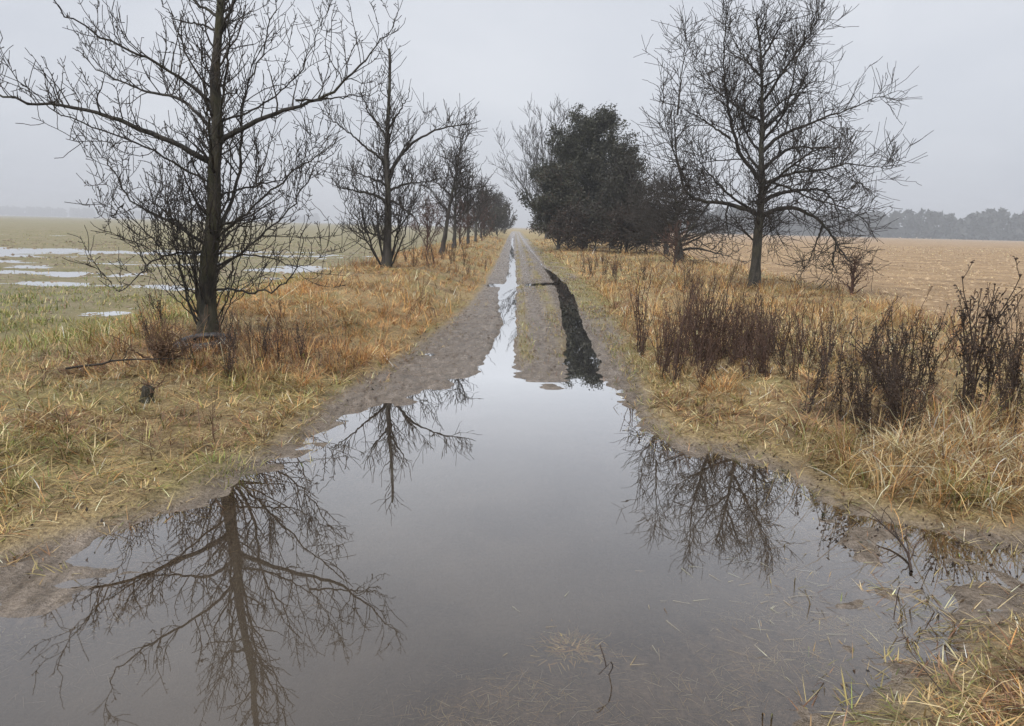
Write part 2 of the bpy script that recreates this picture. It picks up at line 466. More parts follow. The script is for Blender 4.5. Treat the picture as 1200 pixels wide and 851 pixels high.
def ground_material():
    m, nt, out = new_mat("ground")
    pos = node(nt, "ShaderNodeNewGeometry").outputs["Position"]
    sep = node(nt, "ShaderNodeSeparateColor")
    nt.links.new(attr(nt, "zone", "Color"), sep.inputs["Color"])
    mud, green, stub = sep.outputs[0], sep.outputs[1], sep.outputs[2]
    lf = attr(nt, "left_field")
    n_big = noise(nt, 0.8, 5, 0.6, pos)
    n_mid = noise(nt, 6.0, 6, 0.65, pos)
    n_fine = noise(nt, 42.0, 4, 0.7, pos)
    straw = ramp(nt, n_fine, [(0.30, (0.12, 0.08, 0.036)), (0.5, (0.32, 0.235, 0.11)), (0.70, (0.52, 0.40, 0.205))])
    moss = ramp(nt, n_fine, [(0.3, (0.12, 0.105, 0.036)), (0.7, (0.38, 0.32, 0.13))])
    mp = node(nt, "ShaderNodeMapping")
    mp.inputs["Scale"].default_value = (3.2, 1.0, 1.0)
    nt.links.new(pos, mp.inputs["Vector"])
    n_drag = noise(nt, 4.0, 6, 0.7, mp.outputs["Vector"], 0.4)
    mudc = ramp(nt, n_drag, [(0.30, (0.058, 0.043, 0.031)), (0.5, (0.18, 0.145, 0.112)), (0.70, (0.36, 0.30, 0.245))])
    mudf = ramp(nt, n_fine, [(0.36, (0.06, 0.045, 0.034)), (0.6, (0.28, 0.23, 0.185))])
    mudc = mixc(nt, 0.35, mudc, mudf)
    stubc = ramp(nt, n_mid, [(0.3, (0.25, 0.165, 0.085)), (0.7, (0.47, 0.335, 0.20))])
    stubf = ramp(nt, n_fine, [(0.35, (0.13, 0.082, 0.046)), (0.65, (0.56, 0.41, 0.25))])
    stubc = mixc(nt, 0.5, stubc, stubf)
    rows = ramp(nt, noise(nt, 0.45, 6, 0.7, pos), [(0.36, (0.60, 0.56, 0.50)), (0.62, (1.08, 1.04, 0.97))])
    mm = node(nt, 'ShaderNodeMix', data_type='RGBA', blend_type='MULTIPLY')
    mm.inputs[0].default_value = 1.0
    nt.links.new(stubc, mm.inputs[6]); nt.links.new(rows, mm.inputs[7])
    stubc = mm.outputs[2]
    lfc = ramp(nt, n_mid, [(0.3, (0.10, 0.085, 0.042)), (0.5, (0.19, 0.17, 0.09)), (0.72, (0.33, 0.27, 0.19))])
    lfd = ramp(nt, n_big, [(0.35, (0.15, 0.15, 0.06)), (0.65, (0.30, 0.25, 0.175))])
    lfc = mixc(nt, 0.5, lfc, lfd)
    c = mixc(nt, green, straw, moss)
    c = mixc(nt, mud, c, mudc)
    c = mixc(nt, stub, c, stubc)
    c = mixc(nt, lf, c, lfc)
    soil = ramp(nt, noise(nt, 1.3, 5, 0.65, pos), [(0.48, (0, 0, 0)), (0.66, (1, 1, 1))])
    verge = math_(nt, 'SUBTRACT', 1.0, math_(nt, 'MAXIMUM', math_(nt, 'MAXIMUM', mud, stub), lf))
    c = mixc(nt, math_(nt, 'MULTIPLY', math_(nt, 'MULTIPLY', soil, verge), 0.6), c, (0.085, 0.055, 0.032))
    p = node(nt, "ShaderNodeBsdfPrincipled")
    nt.links.new(c, p.inputs["Base Color"])
    wet = ramp(nt, noise(nt, 1.9, 5, 0.65, mp.outputs['Vector']), [(0.38, (0.40, 0.40, 0.40)), (0.58, (0.74, 0.74, 0.74))])
    rough = math_(nt, 'SUBTRACT', 0.9, math_(nt, 'MULTIPLY', mud, wet))
    soak = attr(nt, "soaked")
    rough = math_(nt, 'SUBTRACT', rough, math_(nt, 'MULTIPLY', soak, math_(nt, 'SUBTRACT', rough, 0.16)))
    nt.links.new(rough, p.inputs["Roughness"])
    h = math_(nt, 'ADD', math_(nt, 'MULTIPLY', math_(nt, 'ADD', n_mid, n_drag), 0.4), math_(nt, 'MULTIPLY', n_fine, 0.3))
    nt.links.new(bump(nt, h, 1.0, 0.1), p.inputs["Normal"])
    nt.links.new(p.outputs[0], out.inputs["Surface"])
    return m

def water_material(name, murk, clear_m, gain=3.2, ripple=0.02):
    """still rain water over mud; the attribute "depth" is the depth in metres"""
    m, nt, out = new_mat(name)
    pos = node(nt, "ShaderNodeNewGeometry").outputs["Position"]
    nb = bump(nt, noise(nt, 3.0, 2, 0.4, pos), ripple, 0.02)
    fr = node(nt, "ShaderNodeFresnel", IOR=1.333)
    nt.links.new(nb, fr.inputs["Normal"])
    gl = node(nt, "ShaderNodeBsdfGlossy", Roughness=0.0)
    gl.inputs["Color"].default_value = (1, 1, 1, 1)
    nt.links.new(nb, gl.inputs["Normal"])
    tr = node(nt, "ShaderNodeBsdfTransparent")
    tr.inputs["Color"].default_value = (0.80, 0.74, 0.66, 1)
    df = node(nt, "ShaderNodeBsdfDiffuse")
    cloud = noise(nt, 1.1, 4, 0.6, pos)
    nt.links.new(ramp(nt, cloud, [(0.3, tuple(v * 0.75 for v in murk)), (0.7, tuple(v * 1.3 for v in murk))]), df.inputs["Color"])
    dep = math_(nt, 'MULTIPLY', attr(nt, "depth"), -1.0 / clear_m)
    opa = math_(nt, 'SUBTRACT', 1.0, math_(nt, 'EXPONENT', dep))
    body = node(nt, "ShaderNodeMixShader")
    nt.links.new(opa, body.inputs[0]); nt.links.new(tr.outputs[0], body.inputs[1]); nt.links.new(df.outputs[0], body.inputs[2])
    mx = node(nt, "ShaderNodeMixShader")
    nt.links.new(math_(nt, "MINIMUM", math_(nt, "MULTIPLY", fr.outputs[0], gain), 0.96), mx.inputs[0]); nt.links.new(body.outputs[0], mx.inputs[1]); nt.links.new(gl.outputs[0], mx.inputs[2])
    nt.links.new(mx.outputs[0], out.inputs["Surface"])
    return m

M_GROUND = ground_material()
M_PUDDLE = water_material("puddle_water", (0.072, 0.058, 0.044), 0.085)
M_POOL = water_material("field_water", (0.12, 0.11, 0.10), 0.04, ripple=0.03)
M_BARK_NEAR = bark_material("bark_near", (0.005, 0.004, 0.003), (0.078, 0.062, 0.042), (0.038, 0.039, 0.012), 0.22, 18)
M_BARK = bark_material("bark", (0.020, 0.017, 0.015), (0.07, 0.062, 0.054), (0.055, 0.056, 0.03), 0.14, 9)
M_BARK_RIGHT = bark_material("bark_right", (0.022, 0.019, 0.016), (0.085, 0.078, 0.062), (0.065, 0.066, 0.036), 0.14, 14)
M_LIMB = bark_material("limb_bark", (0.008, 0.0065, 0.005), (0.05, 0.041, 0.032), (0.034, 0.034, 0.014), 0.10, 16)
M_TWIG = plain_material("twig", (0.014, 0.011, 0.009), (0.036, 0.028, 0.022), 5)
M_TWIG_RED = plain_material("twig_red", (0.045, 0.022, 0.016), (0.10, 0.052, 0.036), 5)
M_BLADE = blade_material("dry_blade")
M_LEAF = blade_material("evergreen_leaf", 0.1)
M_WEED = plain_material("dead_weed", (0.015, 0.0095, 0.007), (0.068, 0.041, 0.026), 9)
M_WEED_RED = plain_material("dead_weed_red", (0.028, 0.015, 0.011), (0.10, 0.055, 0.036), 9)
M_WEED_TAN = plain_material("dead_weed_tan", (0.075, 0.042, 0.024), (0.17, 0.10, 0.055), 9)
M_RUBBER = plain_material("old_rubber", (0.016, 0.017, 0.019), (0.045, 0.047, 0.05), 7, 0.6)

# ------------------------------------------------------------------ the ground: one sheet from behind the camera to the horizon
def axis(spec):
    out = []
    for a, b, step in spec:
        out.append(np.arange(a, b, step))
    return np.concatenate(out + [[spec[-1][1]]])

def grow_axis(a, b, first, ratio):
    v, s, o = a, first, []
    while v < b:
        o.append(v); v += s; s *= ratio
    return np.array(o + [b])

xs = np.concatenate([-grow_axis(7.0, 2500, 0.14, 1.024)[::-1], np.arange(-6.9, -3.0, 0.09), np.arange(-3.0, 4.3, 0.055),
                     np.arange(4.3, 9.0, 0.1), grow_axis(9.0, 2500, 0.18, 1.06)])
xs = np.unique(np.round(xs, 4))
ys = np.concatenate([np.arange(-20, 0, 2.0), np.arange(0, 1.8, .15), np.arange(1.8, 9.0, 0.055), grow_axis(9.0, 2500, 0.065, 1.02)])
ys = np.unique(np.round(ys, 4))
X, Y = np.meshgrid(xs, ys)
Z, zn = land(X.ravel(), Y.ravel())
nx, ny = len(xs), len(ys)
ii = np.arange(nx * ny).reshape(ny, nx)
gq = np.stack([ii[:-1, :-1], ii[:-1, 1:], ii[1:, 1:], ii[1:, :-1]], -1).reshape(-1, 4)
xr, yr = X.ravel(), Y.ravel()
mudz = zn["k_in"] * (1 - 0.0 * xr)
patch = fbm(xr * 0.9, yr * 0.7, 4, 90)
# grown-over strips between and beside the ruts
mid = np.exp(-((xr - 0.42) / 0.22) ** 2) * 0.0 + np.exp(-((xr - 0.16) / 0.09) ** 2) + np.exp(-((xr - 0.75) / 0.12) ** 2) * (yr > 8.5) + sstep(xr, 1.2, 1.5) * (zn["dt"] < 0.2)
grown = np.clip(mid, 0, 1) * sstep(yr, 8.2, 9.5) * sstep(patch, 0.38, 0.55)
mudz = mudz * (1 - 0.75 * grown)
greenz = np.clip(grown + sstep(patch, 0.5, 0.62) * (1 - zn["k_in"]) * 0.8 + sstep(-xr, 3.8, 6) * (yr < 22) * 0.9, 0, 1)
zone = np.stack([mudz, greenz, zn["kr"], np.ones_like(mudz)], 1)
ground = build("ground", np.stack([xr, yr, Z], 1), gq, mat=M_GROUND, colors={"zone": zone},
               attrs={"soaked": (1 - sstep(Z, 0.004, 0.05)) * zn["k_in"], "left_field": zn["kl"] * (1 - 0.75 * sstep(xr, -8.5, -5.5) * (yr < 24))})
tag(ground, kind="structure")

def water_sheet(name, gx, gy, z, mat, keep=None):
    gx, gy = np.meshgrid(gx, gy)
    r, c = gx.shape
    k = np.arange(r * c).reshape(r, c)
    q = np.stack([k[:-1, :-1], k[:-1, 1:], k[1:, 1:], k[1:, :-1]], -1).reshape(-1, 4)
    h = height(gx.ravel(), gy.ravel())
    dep = np.maximum(z - h, 0)
    wet = (h < z + 0.03)
    q = q[wet[q].any(1)]
    used = np.unique(q)
    remap = -np.ones(r * c, int); remap[used] = np.arange(len(used))
    v = np.stack([gx.ravel(), gy.ravel(), np.full(r * c, z)], 1)[used]
    o = build(name, v, remap[q], mat=mat, attrs={"depth": dep[used]})
    return tag(o, kind="structure")

water_sheet("puddle", np.arange(-3.3, 4.25, 0.06), np.concatenate([np.arange(-4, 9.5, 0.07), grow_axis(9.5, 110, 0.08, 1.012)]), 0.0, M_PUDDLE)
water_sheet("field_water", np.concatenate([-grow_axis(6.2, 75, 0.15, 1.02)[::-1]]), grow_axis(12, 75, 0.12, 1.012), 0.012, M_POOL)

# ------------------------------------------------------------------ trees
LAST = []
def make_tree(name, label, base, limbs, rng, bark, twig, group=None, tip=0.005, sides=(10, 6, 3),
              sec=dict(), ter=dict(), spur=None, quat=None, slim=(0.8, 0.62), taper=1.5, sec2=None):
    """an Empty at the foot; trunk and each main limb are parts, the shoots of a limb are its sub-part"""
    root = empty(name, base, label, "tree", group)
    NP = 26
    P = np.stack([resample(l[2], NP) for l in limbs])
    P[1:, 2:-1] += rng.normal(0, 0.012, P[1:, 2:-1].shape) * np.linspace(0.5, 1.5, NP - 3)[None, :, None]
    tt = np.linspace(0, 1, NP)
    R = np.stack([(l[1] * (0.7 if k else 1) + (l[0] - l[1]) * (1 - tt) ** (1.25 if k else taper)) * slim[1 if k else 0] for k, l in enumerate(limbs)])
    R = np.maximum(R, tip)
    R[0, 0] *= 1.3; R[0, 1] *= 1.12; R[0, 2] *= 1.04
    ids = np.arange(len(limbs))
    dens = np.array([l[3] if len(l) > 3 else 1.0 for l in limbs])
    dens[0] = 1.8
    sec = dict(sec); sec['per_m'] = sec.get('per_m', 5) * dens
    # second and third order shoots
    P2, R2, i2 = spawn(P, R, ids, rng, **{**dict(per_m=5, t_range=(0.18, 1.0), length=(0.3, 1.0), angle=(35, 75), up=0.25,
                       rscale=0.55, rtip=tip, n=7, wander=0.16, grav=0.05, rmax=0.03), **sec})
    if sec2:                                    # drooping shoots
        Pd, Rd, idd = spawn(P[1:], R[1:], ids[1:], rng, **{**dict(per_m=4, t_range=(0.3, 1.0), length=(0.5, 1.3), angle=(30, 80), up=-0.1,
                            rscale=0.55, rtip=tip, n=7, wander=0.14, grav=-0.12, perp_up=0.0, rmax=0.02), **sec2})
        P2, R2, i2 = np.concatenate([P2, Pd]), np.concatenate([R2, Rd]), np.concatenate([i2, idd])
    P3, R3, i3 = spawn(P2, R2, i2, rng, **{**dict(per_m=5, t_range=(0.15, 1.0), length=(0.12, 0.5), angle=(30, 70), up=0.2,
                       rscale=0.7, rtip=tip, n=5, wander=0.15, grav=0.05), **ter})
    extra = []
    if quat:
        P4, R4, i4 = spawn(P3, R3, i3, rng, **{**dict(per_m=4, t_range=(0.2, 1.0), length=(0.1, 0.3), angle=(30, 70), up=0.15,
                           rscale=0.8, rtip=tip, n=4, wander=0.12, grav=0.04), **quat})
        extra.append((P4, R4, i4, 3))
    if spur:
        for Pp, Rp, ip in ((P, R, ids), (P2, R2, i2)):
            Ps, Rs, is_ = spawn(Pp, Rp, ip, rng, **{**dict(per_m=9, t_range=(0.25, 1.0), length=(0.04, 0.11), angle=(50, 90), up=0.2,
                                rscale=0.8, rtip=tip, n=3, wander=0.3, grav=0.1), **spur})
            Rs[:, -1] *= 1.5                       # fat buds
            extra.append((Ps, Rs, is_, 3))
    LAST[:] = [P, P2, P3]
    groups = [(P2, R2, i2, 4 if sides[2] > 3 else 3), (P3, R3, i3, 3)] + extra
    for k in range(len(limbs)):
        v, q = tubes(P[k:k + 1], R[k:k + 1], sides[0] if k == 0 else sides[1], rng, 0.085 if k == 0 else 0.06)
        part = build("trunk" if k == 0 else "limb", v, q, mat=bark if k == 0 or bark not in (M_BARK_NEAR, M_BARK, M_BARK_RIGHT) else M_LIMB, parent=root)
        ch = []
        for Pg, Rg, ig, sd in groups:
            s = ig == k
            if s.any():
                ch.append(tubes(Pg[s], Rg[s], sd))
        if ch:
            v, q = join(ch)
            build("twigs", v, q, mat=twig, parent=part)["kind"] = "stuff"
    return root

def random_limbs(rng, h, spread, n, trunk_r, lean=(0, 0), low=0.25, rise=(0.35, 0.9), limb_r=0.06, droop=0.0, tip_r=0.012):
    z = np.linspace(0, h, 9)
    wx = np.cumsum(rng.normal(0, 0.05, 9)); wy = np.cumsum(rng.normal(0, 0.05, 9))
    tp = [(lean[0] * a / h + wx[i] * h * 0.07, lean[1] * a / h + wy[i] * h * 0.07, a) for i, a in enumerate(z)]
    tp[0] = (0, 0, -0.05)
    T = np.array(tp)
    out = [(trunk_r, max(0.02, trunk_r * 0.16), tp)]
    for k in range(n):
        t = low + (0.95 - low) * (k + rng.uniform(0, 1)) / n
        p = np.array([np.interp(t * h, z, T[:, i]) for i in range(3)])
        az = k * 2.4 + rng.uniform(-0.6, 0.6)
        el = rng.uniform(*rise) * (1 if t < 0.7 else 1.25)
        L = spread * (1.15 - 0.75 * t) * rng.uniform(0.7, 1.15)
        d = np.array([math.cos(az) * math.cos(el), math.sin(az) * math.cos(el), math.sin(el)])
        pts = [tuple(p)]
        for s in range(6):
            p = p + d * L / 6
            d = d + rng.normal(0, 0.16, 3) + np.array([0, 0, 0.07 - droop * s / 5])
            d /= np.linalg.norm(d)
            pts.append(tuple(p))
        out.append((limb_r * (1.1 - 0.6 * t), tip_r, pts))
    return out

TREE_NEAR = dict(base=(-3.58, 8.65, 0.19), limbs=[
    (0.17, 0.05, [(0.0,0,0.05),(0.0,0.0,0.35),(0.0,0.0,0.6),(0.07,0.0,1.04),(0.14,0.0,1.52),(0.15,0.0,1.98),(0.22,0.0,2.44),(0.2,0.0,2.89),(0.26,0.0,3.33),(0.3,0.0,3.64),(0.36,0.0,4.02),(0.33,0.0,4.44),(0.4,0.0,4.85)]),
    (0.075, 0.018, [(0.12,-0.0,2.05),(-0.01,-0.04,2.11),(-0.2,-0.09,2.23),(-0.48,-0.17,2.34),(-0.75,-0.25,2.47),(-1.08,-0.34,2.55),(-1.4,-0.43,2.58),(-1.61,-0.48,2.59),(-1.91,-0.56,2.67),(-2.19,-0.63,2.73),(-2.43,-0.7,2.69)]),
    (0.05, 0.012, [(0.18,0.0,2.35),(0.1,0.06,2.44),(0.01,0.12,2.53),(-0.13,0.21,2.66),(-0.35,0.35,2.81),(-0.63,0.49,2.85),(-0.91,0.64,2.91),(-1.22,0.82,3.04),(-1.45,0.95,3.1),(-1.67,1.08,3.22),(-1.85,1.19,3.35),(-2.11,1.35,3.52)]),
    (0.045, 0.01, [(0.19,-0.0,2.67),(0.07,-0.1,2.78),(-0.07,-0.2,2.89),(-0.25,-0.34,3.04),(-0.52,-0.53,3.14),(-0.79,-0.71,3.27),(-0.97,-0.84,3.37),(-0.99,-0.91,3.61),(-0.99,-0.97,3.91)]),
    (0.07, 0.014, [(0.21,0.0,2.24),(0.28,0.03,2.33),(0.43,0.09,2.42),(0.67,0.17,2.57),(0.91,0.26,2.68),(1.19,0.35,2.78),(1.43,0.44,2.92),(1.62,0.52,3.12),(1.81,0.6,3.35),(2.0,0.68,3.59),(2.09,0.73,3.81)]),
    (0.03, 0.008, [(1.1,0.0,2.74),(1.38,0.06,2.76),(1.61,0.11,2.8),(1.8,0.15,2.82),(2.04,0.2,2.9)]),
    (0.04, 0.01, [(0.21,-0.0,2.26),(0.29,-0.12,2.44),(0.37,-0.24,2.67),(0.55,-0.49,3.03),(0.65,-0.67,3.39),(0.67,-0.79,3.77),(0.73,-0.94,4.12)]),
    (0.05, 0.012, [(0.1,0.0,1.09),(-0.02,0.03,1.13),(-0.21,0.09,1.25),(-0.39,0.15,1.36),(-0.63,0.21,1.43),(-0.86,0.28,1.54),(-1.0,0.32,1.63),(-1.15,0.38,1.86),(-1.26,0.42,2.04),(-1.45,0.49,2.25)]),
    (0.02, 0.007, [(-0.91,0,1.55),(-1.01,0.0,1.46),(-1.09,0.0,1.35),(-1.15,0.0,1.26)]),
    (0.035, 0.008, [(0.07,-0.0,1.01),(-0.02,-0.03,1.03),(-0.27,-0.1,1.04),(-0.52,-0.19,0.93),(-0.7,-0.26,0.75),(-0.83,-0.32,0.58),(-0.93,-0.36,0.66),(-1.02,-0.4,0.79)]),
    (0.02, 0.006, [(-0.67,0.0,0.79),(-0.76,0.04,0.97),(-0.84,0.09,1.16),(-0.95,0.15,1.4),(-0.98,0.18,1.58)]),
    (0.05, 0.015, [(0.16,0.0,1.33),(0.24,0.09,1.47),(0.33,0.25,1.85),(0.35,0.37,2.31),(0.32,0.5,2.76),(0.39,0.63,3.12),(0.52,0.8,3.43),(0.55,0.91,3.77),(0.64,1.06,4.16)]),
    (0.04, 0.01, [(0.12,-0.0,1.18),(0.26,-0.07,1.28),(0.48,-0.18,1.43),(0.78,-0.32,1.62),(1.07,-0.47,1.82),(1.36,-0.61,2.01),(1.7,-0.77,2.2),(1.84,-0.84,2.27)]),
    (0.035, 0.01, [(0.09,0.0,0.8),(0.21,0.08,0.9),(0.57,0.32,1.24),(0.87,0.53,1.58),(1.08,0.71,2.0),(1.23,0.85,2.37),(1.28,0.93,2.69)]),
    (0.035, 0.008, [(0.08,-0.0,0.6),(0.25,-0.09,0.64),(0.64,-0.3,0.61),(0.99,-0.48,0.67),(1.24,-0.64,0.87),(1.34,-0.74,1.16),(1.45,-0.85,1.5)]),
    (0.03, 0.008, [(0.06,0.0,0.84),(0.37,0.15,1.04),(0.75,0.32,0.96),(1.04,0.45,0.82),(1.29,0.59,1.07)]),
    (0.04, 0.01, [(0.28,0.0,3.59),(0.18,0.07,3.66),(0.07,0.15,3.72),(-0.06,0.25,3.78),(-0.23,0.4,4.01),(-0.31,0.5,4.3)]),
    (0.04, 0.01, [(0.27,-0.0,3.38),(0.38,-0.08,3.53),(0.48,-0.15,3.64),(0.63,-0.26,3.86),(0.87,-0.43,4.12),(0.97,-0.54,4.45)]),
    (0.03, 0.008, [(0.26,0.0,3.44),(0.11,0.04,3.52),(-0.12,0.08,3.54),(-0.3,0.13,3.62),(-0.36,0.15,3.73),(-0.47,0.18,3.92)]),
    (0.03, 0.008, [(0.22,0.0,2.49),(0.53,0.22,2.63),(0.82,0.45,2.91),(1.07,0.67,3.26),(1.12,0.78,3.61),(1.27,0.94,3.96)]),
    (0.03, 0.008, [(0.15,-0.0,1.8),(-0.12,-0.3,1.98),(-0.35,-0.56,2.16),(-0.67,-0.89,2.29),(-0.94,-1.18,2.42),(-1.14,-1.44,2.68),(-1.08,-1.61,3.08)]),
    (0.03, 0.008, [(0.15,0.0,1.66),(0.4,0.27,1.8),(0.69,0.54,1.86),(0.98,0.9,2.14),(1.04,1.05,2.46)]),
    (0.035, 0.009, [(0.16,-0.0,1.89),(0.22,-0.21,2.08),(0.33,-0.51,2.31),(0.43,-0.81,2.54),(0.58,-1.17,2.77),(0.64,-1.47,3.12)]),
    (0.035, 0.009, [(0.14,0.0,1.84),(0.07,0.2,1.98),(-0.01,0.52,2.26),(-0.04,0.78,2.57),(-0.11,1.16,2.97),(-0.06,1.49,3.37)]),
    (0.03, 0.007, [(-0.08,0.0,0.08),(-0.19,0.04,0.3),(-0.29,0.08,0.59),(-0.36,0.12,1.03),(-0.38,0.16,1.5),(-0.45,0.21,1.97),(-0.41,0.24,2.29)]),
    (0.035, 0.007, [(-0.07,-0.0,0.1),(-0.1,-0.03,0.45),(-0.1,-0.07,1.03),(-0.08,-0.13,1.74),(-0.07,-0.18,2.44),(-0.07,-0.2,2.8)]),
    (0.02, 0.006, [(-0.04,-0.0,0.2),(-0.24,-0.17,0.59),(-0.35,-0.27,0.83),(-0.38,-0.35,1.22),(-0.26,-0.48,1.65),(-0.16,-0.6,2.07)]),
    (0.02, 0.006, [(0.05,0.0,0.15),(0.25,0.11,0.6),(0.37,0.19,1.04),(0.44,0.26,1.52),(0.53,0.33,1.99),(0.52,0.37,2.31)]),
    (0.02, 0.006, [(0.08,-0.0,0.1),(0.29,-0.13,0.41),(0.55,-0.3,0.85),(0.76,-0.43,1.24),(1.01,-0.58,1.54)]),
    (0.018, 0.006, [(0.03,0.0,0.25),(0.21,0.17,0.75),(0.33,0.32,1.23),(0.37,0.43,1.76),(0.44,0.54,2.17)]),
    (0.018, 0.006, [(-0.01,-0.0,0.35),(-0.04,-0.13,0.74),(-0.31,-0.46,1.12),(-0.57,-0.8,1.59),(-0.69,-1.0,1.96),(-0.76,-1.14,2.28)]),
    (0.016, 0.006, [(-0.0,0.0,0.45),(-0.18,0.25,0.84),(-0.4,0.53,1.22),(-0.61,0.85,1.78),(-0.6,0.99,2.24)]),
])
TREE_SECOND = dict(base=(-3.26, 19.0, 0.52), limbs=[
    (0.2, 0.05, [(0.0,0,-0.09),(0.03,0.0,0.33),(0.04,0.0,0.78),(0.06,0.0,1.52),(0.06,0.0,2.4),(0.02,0.0,3.12),(0.07,0.0,3.83),(0.11,0.0,4.53),(0.13,0.0,5.16),(0.12,0.0,5.7)]),
    (0.1, 0.02, [(0.07,0.0,2.26),(0.17,0.08,2.69),(0.43,0.2,3.13),(0.8,0.35,3.5),(1.32,0.54,3.79),(1.76,0.68,3.91),(2.13,0.8,3.95),(2.31,0.86,4.07)]),
    (0.09, 0.02, [(0.07,-0.0,1.67),(-0.1,-0.07,1.89),(-0.4,-0.17,1.99),(-0.85,-0.31,2.05),(-1.22,-0.44,2.16)]),
    (0.07, 0.02, [(0.05,0.0,2.11),(-0.09,0.11,2.29),(-0.39,0.27,2.39),(-0.76,0.48,2.49),(-1.06,0.65,2.67)]),
    (0.07, 0.02, [(0.02,-0.0,2.69),(-0.16,-0.11,2.97),(-0.38,-0.22,3.11),(-0.75,-0.42,3.46),(-1.11,-0.6,3.74),(-1.33,-0.72,3.94)]),
    (0.07, 0.015, [(0.05,0.0,3.41),(-0.16,0.13,3.76),(-0.45,0.3,4.1),(-0.55,0.39,4.45)]),
    (0.06, 0.015, [(0.09,-0.0,3.69),(0.36,-0.16,4.05),(0.58,-0.3,4.41),(0.66,-0.37,4.68)]),
    (0.07, 0.02, [(0.07,-0.0,1.82),(0.28,-0.12,1.75),(0.58,-0.3,1.54),(0.88,-0.51,1.25),(0.96,-0.6,0.95)]),
    (0.07, 0.02, [(0.07,0.0,2.04),(0.43,0.22,2.27),(0.95,0.5,2.35),(1.48,0.79,2.51)]),
    (0.05, 0.015, [(0.01,0.0,0.63),(-0.18,0.11,0.85),(-0.56,0.27,0.93),(-0.9,0.41,0.91),(-1.12,0.54,1.2)]),
    (0.06, 0.015, [(0.06,0.0,2.47),(0.28,0.28,2.98),(0.66,0.72,3.7),(0.88,0.96,4.06)]),
    (0.06, 0.015, [(0.06,-0.0,2.84),(0.1,-0.19,3.27),(0.29,-0.53,3.7),(0.33,-0.74,4.19)]),
    (0.06, 0.015, [(0.05,0.0,2.11),(-0.09,0.35,2.69),(-0.31,0.84,3.47),(-0.37,1.08,3.96)]),
    (0.05, 0.012, [(-0.08,0.0,-0.05),(-0.34,0.09,0.47),(-0.56,0.17,1.07),(-0.7,0.25,1.8),(-0.84,0.33,2.45),(-0.91,0.38,2.96)]),
    (0.05, 0.012, [(-0.08,-0.0,-0.05),(-0.41,-0.17,0.62),(-0.78,-0.37,1.43),(-1.0,-0.47,1.79),(-1.07,-0.54,2.23)]),
    (0.05, 0.012, [(-0.04,0.0,0.03),(-0.22,0.22,0.78),(-0.29,0.39,1.52),(-0.4,0.54,2.1),(-0.46,0.69,2.75)]),
    (0.05, 0.012, [(0.08,-0.0,-0.05),(0.35,-0.14,0.49),(0.58,-0.27,1.09),(0.65,-0.35,1.69),(0.88,-0.51,2.49)]),
    (0.05, 0.012, [(0.08,0.0,-0.05),(0.27,0.15,0.79),(0.39,0.26,1.53),(0.43,0.33,2.12),(0.65,0.48,2.85)]),
    (0.05, 0.012, [(0.05,0.0,0.03),(0.2,0.21,0.63),(0.28,0.42,1.38),(0.24,0.59,2.12),(0.36,0.81,2.84)]),
    (0.04, 0.012, [(0.0,-0.0,0.03),(-0.11,-0.19,0.63),(-0.14,-0.37,1.37),(-0.17,-0.51,1.96),(-0.24,-0.69,2.61)]),
    (0.04, 0.012, [(0.04,0.0,0.86),(0.35,0.12,1.09),(0.73,0.31,1.83),(1.03,0.5,2.86),(1.17,0.6,3.36)]),
])
